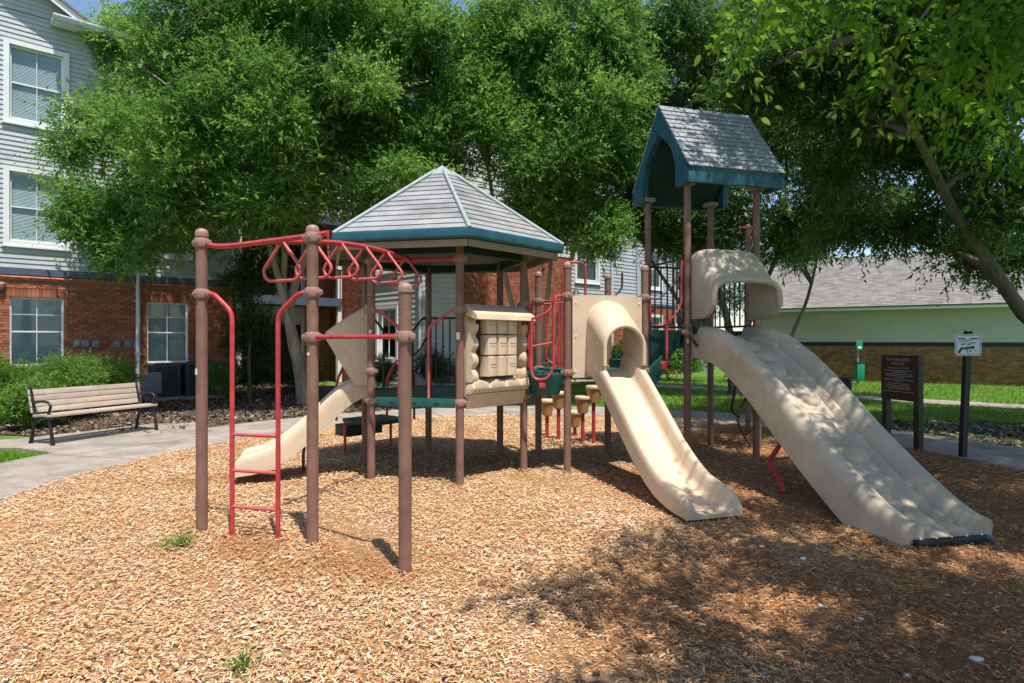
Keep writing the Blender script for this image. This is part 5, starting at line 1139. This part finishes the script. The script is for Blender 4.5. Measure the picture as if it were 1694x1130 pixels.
# trees behind the tower
b4 = V((6.4, 17.5, 0)); lob = lobe_px([(1110, 60, 95), (1080, 190, 85), (1060, 330, 70), (1150, 250, 90), (1190, 120, 100), (1230, 350, 70), (1110, 400, 55), (1290, 200, 100), (1300, 380, 60), (1180, 400, 50), (1350, 330, 55), (1260, 20, 90), (1040, 250, 60)], 17.0, R0, 1.4)
tree('oak_tree', 'dark green tree with forked trunk behind the tower', b4, [([b4 - UP * .1, b4 + V((-.05, 0, 1.2)), b4 + V((-.3, 0, 2.6)), b4 + V((-1.2, -.2, 5))], .17, .06), ([b4 + V((-.02, 0, .8)), b4 + V((.6, .1, 2.4)), b4 + V((1.6, .2, 4.6))], .12, .05), ([b4 + V((-.05, 0, .9)), b4 + V((-1.2, .1, 2.2)), b4 + V((-2.4, .2, 4.0))], .10, .04)], lob, M['leaf_oak'], M['bark'], 17000, 10, .10, .048, 23, per=6, tl=(.3, .55), core=3000)
# leaning young tree by the low building
b5 = V((9.3, 20.5, 0)); lob = lobe_px([(1400, 330, 60), (1330, 400, 45), (1440, 240, 70), (1360, 250, 60), (1480, 340, 50)], 20, R0, 1.0)
tree('slender_tree', 'slender leaning tree in front of the grey shingle roof', b5, [([b5 - UP * .1, b5 + V((.1, 0, 1.5)), b5 + V((.7, 0, 3.0)), b5 + V((1.2, 0, 5.2))], .10, .035)], lob, M['leaf_oak'], M['bark'], 5000, 10, .11, .05, 24, per=6)
# broad oak at the right whose limbs cross the picture, crown over the tall slide
b6 = V((10.3, 10.9, 0)); fork = W(1752, 590, 10.9)
lobB = []
for px, py, r, Y in [(1330, 60, 110, 10.5), (1420, 150, 95, 10), (1520, 60, 120, 10), (1620, 190, 90, 10), (1650, 50, 110, 9.5), (1560, 350, 55, 11.5), (1640, 400, 50, 12), (1500, 390, 45, 12.2), (1400, 380, 50, 12.5), (1270, 150, 80, 11), (1450, 250, 60, 11.2), (1600, 290, 50, 11.5), (1370, 270, 40, 12), (1640, 340, 55, 10.2), (1690, 280, 60, 10), (1600, 440, 30, 12), (1680, 440, 40, 11.5), (1560, 250, 50, 10.3), (1690, 370, 40, 9.8)]:
    p = W(px, py, Y); lobB.append((p.x, p.y, p.z, r / FPX * Y))
shade = [(3.6, 6.0, 6.7, .85), (4.9, 5.1, 6.4, .75), (4.1, 3.7, 6.0, .62), (3.4, 7.0, 7.6, .6), (5.5, 3.6, 6.6, .95), (6.4, 5.6, 6.8, 1.25), (7.6, 7.4, 6.6, 1.3), (6.2, 7.6, 7.0, 1.1), (5.0, 8.4, 7.4, .95), (8.6, 5.2, 7.0, 1.3), (4.5, 7.2, 7.0, .55), (7.4, 10, 7.4, 1.3), (9.6, 8.2, 7.6, 1.5), (11.5, 11, 7.5, 1.6), (9.5, 13.2, 7.4, 1.5), (7.2, 13, 7.0, 1.2), (12.5, 8.0, 7.2, 1.5), (3.7, 4.9, 6.2, .56), (4.7, 2.9, 6.0, .5), (6.6, 3.0, 6.4, 1.2), (5.6, 11.2, 7.6, 1.0), (8.6, 15.6, 6.8, 1.2), (11, 15, 6.6, 1.3)]
trB = [([b6 - UP * .1, b6 + V((-.05, 0, 1.0)), fork + UP * .3, fork + V((.2, 0, 2.0)), fork + V((.3, -.3, 4.2))], .36, .14),
       ([fork + UP * .25, W(1694, 520, 10.7), W(1640, 440, 10.5), W(1575, 345, 10.2), W(1545, 280, 9.9), W(1480, 150, 9.2), W(1400, -60, 8)], .145, .035),
       ([fork + UP * .2, W(1690, 508, 10.9), W(1625, 440, 11.2), W(1575, 415, 11.5), W(1500, 395, 12)], .12, .03),
       ([fork + UP * 1.0, W(1720, 400, 10.9), W(1688, 330, 11), W(1640, 285, 11), W(1590, 270, 11.2)], .12, .04),
       ([fork + UP * 1.2, W(1690, 250, 10.5), W(1560, 90, 9.5), V((5.6, 6.2, 6.4))], .14, .04)]
tree('spreading_oak', 'broad dark oak with thick crossing limbs at the right edge', b6, trB, lobB + shade, M['leaf_oak'], M['bark'], 32000, 10, .10, .05, 25, per=6, tl=(.3, .6), limb_n=26, up=.15)
# tree beside the camera whose branches hang into the top right corner
b7 = V((6.2, -2.6, 0)); lobA = [(3.1, .9, 5.8, .7), (2.3, .2, 5.6, .6), (3.9, 1.7, 6.0, .8), (1.6, -.4, 5.7, .8), (4.8, 1.0, 6.2, 1.1), (3.5, -.8, 6.3, 1.2), (5.8, 2.4, 6.4, 1.1), (6.4, .6, 6.6, 1.4), (5.0, -2.0, 6.8, 1.5), (2.6, -2.2, 6.2, 1.2), (7.4, -2.0, 7.0, 1.6), (1.2, .7, 5.0, .3), (.75, .3, 4.9, .25), (1.05, 2.1, 5.0, .2), (1.75, 1.9, 5.2, .3), (2.2, 2.75, 5.5, .3), (2.95, 2.4, 5.6, .5), (2.75, 3.4, 5.7, .28), (3.4, 3.4, 5.8, .42), (2.0, 1.2, 5.3, .42)]
hang = []
for px, py, Y, r in [(1560, 60, 3.3, .17), (1620, 110, 3.5, .20), (1665, 60, 3.2, .18), (1690, 170, 3.8, .22), (1450, 130, 3.9, .16), (1500, 60, 3.7, .17), (1400, 30, 4.0, .14), (1215, 95, 3.1, .07), (1240, 40, 3.2, .09), (1265, 0, 3.3, .14), (1330, -20, 3.4, .2), (1580, 190, 4.4, .16), (1660, 260, 4.8, .2), (1520, 150, 4.2, .15), (1610, 10, 3.0, .15), (1480, 0, 3.5, .2), (1690, 10, 3.2, .25)]:
    p = W(px, py, Y); hang.append((p.x, p.y, p.z, r))
trA = [([b7 - UP * .1, b7 + V((-.1, .1, 1.8)), b7 + V((-.4, .4, 3.6)), b7 + V((-1.2, 1.2, 5.6)), b7 + V((-1.6, 1.4, 7))], .28, .10), ([b7 + V((-.4, .4, 3.4)), b7 + V((-1.5, 1.8, 5.0)), b7 + V((-2.4, 2.8, 5.8))], .10, .02)]
tnear = tree('shade_tree', 'near tree whose light green leaves hang in the upper right corner', b7, trA, lobA, M['leaf_near'], M['bark'], 11000, 10, .10, .052, 26, per=6, tl=(.25, .5), limb_n=16, up=.05)
rngH = np.random.default_rng(61); Ch = np.array([h[:3] for h in hang]); Rh = np.array([h[3] for h in hang])
vs, fs, a = sprays(Ch, Rh, Rh ** 1.5, 330, 7, .058, .030, rngH, (.14, .28), 0., .5, shell=.1, curl=.8, shape='leaf')
o = link('hanging_leaves', numesh('hanging_leaves', vs - np.array(ORG[tnear.name]), fs, a), M['leaf_near'], tnear)
tw = MB()
for h in hang:
    p = V(h[:3]); tw.tube(spline([p + V((.5, -.55, .75)), p + V((.22, -.2, .36)), p], 6), [.010, .003], 5)
part('twig', tw, M['bark'], tnear, 60)
# far trees closing the view
for nm, lb, bs_, lst, Yc, n_, seed in (
    ('far_tree', 'hazy green tree far behind the middle of the structure', V((9, 36, 0)), [(1060, 480, 40), (1110, 470, 45), (1160, 440, 50), (1130, 520, 40), (1210, 490, 45), (1090, 420, 50)], 36, 2600, 31),
    ('far_tree', 'green tree behind the ridge of the low building', V((24, 38, 0)), [(1330, 440, 35), (1400, 455, 30), (1480, 440, 35), (1270, 430, 45), (1560, 420, 40), (1640, 380, 50), (1690, 400, 40)], 38, 2200, 32),
    ('far_tree', 'tall dense tree filling the gap right of the apartment wing', V((6.5, 30, 0)), [(1090, 330, 60), (1150, 380, 60), (1060, 260, 60), (1200, 300, 60), (1130, 240, 60)], 29, 2400, 33)):
    tree(nm, lb, bs_, [([bs_ - UP * .1, bs_ + UP * 2, bs_ + V((.2, 0, 4.5))], .2, .08)], lobe_px(lst, Yc, R0, 1.5), M['leaf_oak'], M['bark'], n_, 9, .17, .08, seed, per=5, tl=(.4, .8), limb_n=8)

def shrub(name, label, c, r, h, m, n, llen, lw, seed, group=None, up=.4, stems=5, cat='shrub', ncl=9):
    rng = np.random.default_rng(seed); t = thing(name, c, label, cat, group); C = []; R = []
    for i in range(ncl):
        a = rng.uniform(0, 6.28); f = rng.uniform(0, .65) * r; C.append((c.x + f * math.cos(a), c.y + f * math.sin(a), c.z + h * rng.uniform(.38, .72))); R.append(min(r, h) * rng.uniform(.32, .5))
    vs, fs, at_ = sprays(np.array(C), np.array(R), np.array(R) ** 2, n, 9, llen, lw, rng, (.12, .26), up, 0., shell=.35, curl=.1)
    vs[:, 2] = np.maximum(vs[:, 2], .01)
    sm = MB()
    for i in range(stems): q = C[i % len(C)]; sm.tube(spline([c + V((rng.uniform(-.08, .08), rng.uniform(-.08, .08), -.03)), lerp(c, V(q), .5), V(q)], 5), [.016, .005], 5)
    part('stem', sm, M['bark'], t, 60); link('foliage', numesh('foliage', vs - np.array(c), fs, at_), m, t); return t
for k, (px, py, r, h, lb) in enumerate([(20, 700, 1.05, 1.20, 'bright green feathery shrub at the left edge under the window'), (95, 694, 1.0, 1.22, 'bright green feathery shrub directly behind the bench left end'), (150, 684, .75, 1.12, 'small bright green shrub right of the ground floor window'), (-70, 704, 1.1, 1.3, 'green shrub cut by the left picture edge'), (50, 708, .5, .7, 'low reddish green shrub between bench and hedge')]):
    shrub('green_shrub', lb, G(px, py), r, h, M['leaf_shrub'], 2300, .07, .02, 40 + k, 'feathery shrubs along the left wall', up=.7)
shrub('bare_shrub', 'brown half bare twiggy shrub behind the bench', G(185, 678), .75, .85, M['leaf_dry'], 700, .07, .008, 50)
shrub('green_shrub', 'small green shrub beside the air conditioner unit', G(362, 664), .55, .95, M['leaf_shrub'], 700, .06, .02, 51)
shrub('hedge', 'clipped dark hedge left of the leaning trunk', G(430, 655), 1.2, 1.0, M['leaf_dark'], 1500, .05, .028, 52, cat='hedge')
shrub('hedge', 'clipped dark hedge behind the leaning trunk', G(480, 648), 1.0, 1.0, M['leaf_dark'], 1200, .05, .028, 53, cat='hedge')
shrub('spiky_shrub', 'dark spiky shrub before the pale siding', G(632, 650), .55, 1.15, M['leaf_dark'], 450, .13, .02, 54)
shrub('dark_shrub', 'dark shrub at the foot of the brick pier', G(725, 646), .8, 1.3, M['leaf_dark'], 800, .09, .03, 55)
shrub('hedge', 'green hedge seen through the slide tunnel', G(1010, 634), 1.5, 1.35, M['leaf_shrub'], 1200, .08, .04, 56, cat='hedge')
shrub('hedge', 'green hedge beneath the dark green steps', G(1105, 628), 1.6, 1.6, M['leaf_shrub'], 1400, .09, .045, 57, cat='hedge')
shrub('dark_shrub', 'dark leafy shrub under the multi stemmed tree', G(860, 642), 1.2, 1.4, M['leaf_dark'], 1100, .09, .035, 58)
bt = V((-7.1, 16.4, 0)); tree('holly_tree', 'dark green small tree climbing beside the brick corner', bt, [([bt - UP * .1, bt + UP * 1.2, bt + V((.1, 0, 2.6))], .06, .03)], lobe_px([(400, 470, 32), (425, 530, 34), (440, 460, 30), (405, 560, 30), (445, 575, 26), (420, 425, 24)], 16.4, R0, .4), M['leaf_dark'], M['bark'], 1900, 9, .085, .038, 59, per=6, tl=(.2, .4), limb_n=6, r0=.03)
# weeds in the chips
for k, (px, py, r, lb) in enumerate([(300, 905, .10, 'small green weed growing in the chips before the red ladder'), (405, 1108, .045, 'tiny weed in the chips at the lower picture edge')]):
    c = G(px, py); rng = np.random.default_rng(70 + k); t = thing('weed', c, lb, 'weed')
    C = np.array([(c.x + rng.uniform(-r, r), c.y + rng.uniform(-r, r), .03) for _ in range(7)]); vs, fs, a = sprays(C, np.full(7, .03), np.ones(7), 46 if k == 0 else 24, 6, .045, .008, rng, (.05, .13) if k == 0 else (.03, .07), .5, 0, shell=.1)
    link('leaves', numesh('leaves', vs - np.array(c), fs, a), M['leaf_shrub'], t)
    sm = MB()
    for q in C: sm.tube([c, V(q) + UP * .04], .003, 4)
    part('stem', sm, M['leaf_shrub'], t, 0)
# grass, mulch litter, pebbles
pol = np.array([(p.x, p.y) for p in mbp])
def inpoly(x, y, pol=pol):
    c = np.zeros(len(x), bool); j = len(pol) - 1
    for i in range(len(pol)):
        xi, yi = pol[i]; xj, yj = pol[j]; c ^= ((yi > y) != (yj > y)) & (x < (xj - xi) * (y - yi) / (yj - yi + 1e-12) + xi); j = i
    return c
def blades(name, n, region, rng, h, w, test, attr_mu=.5, lab=None):
    x = rng.uniform(region[0], region[1], n); y = rng.uniform(region[2], region[3], n); k = test(x, y); x, y = x[k], y[k]; n = len(x)
    yaw = rng.uniform(0, 6.28, n); hh = h * np.exp(rng.normal(0, .3, n)); ww = w * np.exp(rng.normal(0, .25, n)); lean = rng.normal(0, .45, (n, 2)) * hh[:, None]
    dx, dy = np.cos(yaw) * ww / 2, np.sin(yaw) * ww / 2; z0 = np.full(n, -.03)
    vs = np.stack([np.stack([x - dx, y - dy, z0], 1), np.stack([x + dx, y + dy, z0], 1), np.stack([x + lean[:, 0], y + lean[:, 1], z0 + hh], 1)], 1).reshape(-1, 3)
    o = link(name, numesh(name, vs, np.arange(n * 3).reshape(n, 3), np.clip(rng.normal(attr_mu, .2, n), 0, 1)), M['grass']); return tag(o, lab, 'grass', kind='stuff')
def out_ell(x, y, k): return ((x - EC.x) / (EA + k)) ** 2 + ((y - EC.y) / (EB + k)) ** 2 > 1
fpv = lambda x, y: ((x - A_.x) * nn.x + (y - A_.y) * nn.y)
notpath = lambda x, y: (fpv(x, y) < -.02) | (fpv(x, y) > 1.17)
g1 = lambda x, y: out_ell(x, y, 1.6) & notpath(x, y) & (x < y * .9 + 1.5) & (np.random.default_rng(3).uniform(0, 1, len(x)) < np.clip(1.25 - .035 * y, .3, 1)) & ~((x > 4.4) & ((x - 8.2) ** 2 / 9 + (y - 9.6) ** 2 / 5 < 1))
blades('lawn_grass', 130000, (1.2, 24, 9, 26), np.random.default_rng(80), .075, .016, g1, lab='mown green grass on the lawn right of the playground')
g2 = lambda x, y: out_ell(x, y, 1.6) & (x > -12) & (y < 9.6 + (x + 6.4) * .55) & (x < -5.2) & ~inpoly(x, y, padp) & ~((np.abs((x - bc.x) * bx_.y - (y - bc.y) * bx_.x) < .42) & (np.abs((x - bc.x) * bx_.x + (y - bc.y) * bx_.y) < 1.25))
padp = np.array([(p.x, p.y) for p in pp])
blades('grass_verge', 60000, (-10, -5.2, 3.5, 10.2), np.random.default_rng(81), .065, .010, g2, lab='short grass verge at the left of the path')
def litter(name, n, region, rng, test, size, m, attr_mu, lab, z=.0):
    x = rng.uniform(region[0], region[1], n); y = rng.uniform(region[2], region[3], n); k = test(x, y); x, y = x[k], y[k]; n = len(x)
    P = np.stack([x, y, z + rng.uniform(0, .02, n)], 1); ln = size * np.exp(rng.normal(0, .4, n))
    o = link(name, chips_mesh(name, P, ln, ln * rng.uniform(.25, .6, n), ln * .12, .35, rng, np.clip(rng.normal(attr_mu, .25, n), 0, 1)), m); return tag(o, lab, 'mulch', kind='stuff')
litter('mulch_litter', 42000, (-12, -1, 9.2, 18), np.random.default_rng(82), lambda x, y: inpoly(x, y) & out_ell(x, y, 1.6), .06, M['mulch'], .5, 'dark shredded mulch around the shrubs and trees at the left', -.012)
litter('leaf_litter', 12000, (5.5, 13, 7, 12.2), np.random.default_rng(83), lambda x, y: out_ell(x, y, 1.6) & ((x - 8.2) ** 2 / 10 + (y - 9.6) ** 2 / 5.5 < 1), .06, M['mulch'], .62, 'brown leaf litter beside the path at the right', -.025)
litter('fallen_leaves', 420, (-4.5, 6, 2.4, 12), np.random.default_rng(85), lambda x, y: ~out_ell(x, y, -.2) & (np.random.default_rng(86).uniform(0, 1, len(x)) < np.clip(.25 + x * .14, .1, .9)), .035, M['mulch'], .45, 'scattered dry leaves lying on the wood chips', .03)
for k, (px, py, s, lb) in enumerate([(1328, 925, .014, 'pale pebble among wood chips in the gap between the two large slides'), (1260, 905, .015, 'pale pebble on the chips just beyond the exit of the single slide'), (1424, 1025, .012, 'middle one of the pale pebbles in the shade before the tall slide'), (1358, 1003, .013, 'pale pebble on shaded chips in front of the tall slide, left of the middle one'), (1616, 1093, .022, 'largest pale pebble on the chips near the lower right corner'),
    (1499, 1118, .010, 'small pale pebble at the lower edge left of the largest pebble'), (463, 1124, .010, 'lone pale pebble on sunny chips at the lower left edge'), (1408, 925, .011, 'pale pebble on chips just before the foot of the tall slide')]):
    c = G(px, py, .02); m_ = MB(); bm = bmesh.new(); bmesh.ops.create_icosphere(bm, subdivisions=2, radius=1)
    for v in bm.verts: v.co = V((v.co.x * s * 1.5, v.co.y * s, v.co.z * s * .7)) * (1 + .12 * math.sin(v.co.x * 3 + k)) + c + UP * s * .35
    bm.verts.index_update(); m_.add([v.co for v in bm.verts], [[v.index for v in f.verts] for f in bm.faces]); bm.free()
    solo('pebble', m_, M['stone'], c, 60, label=lb, cat='pebble', group='pale pebbles on the chips')
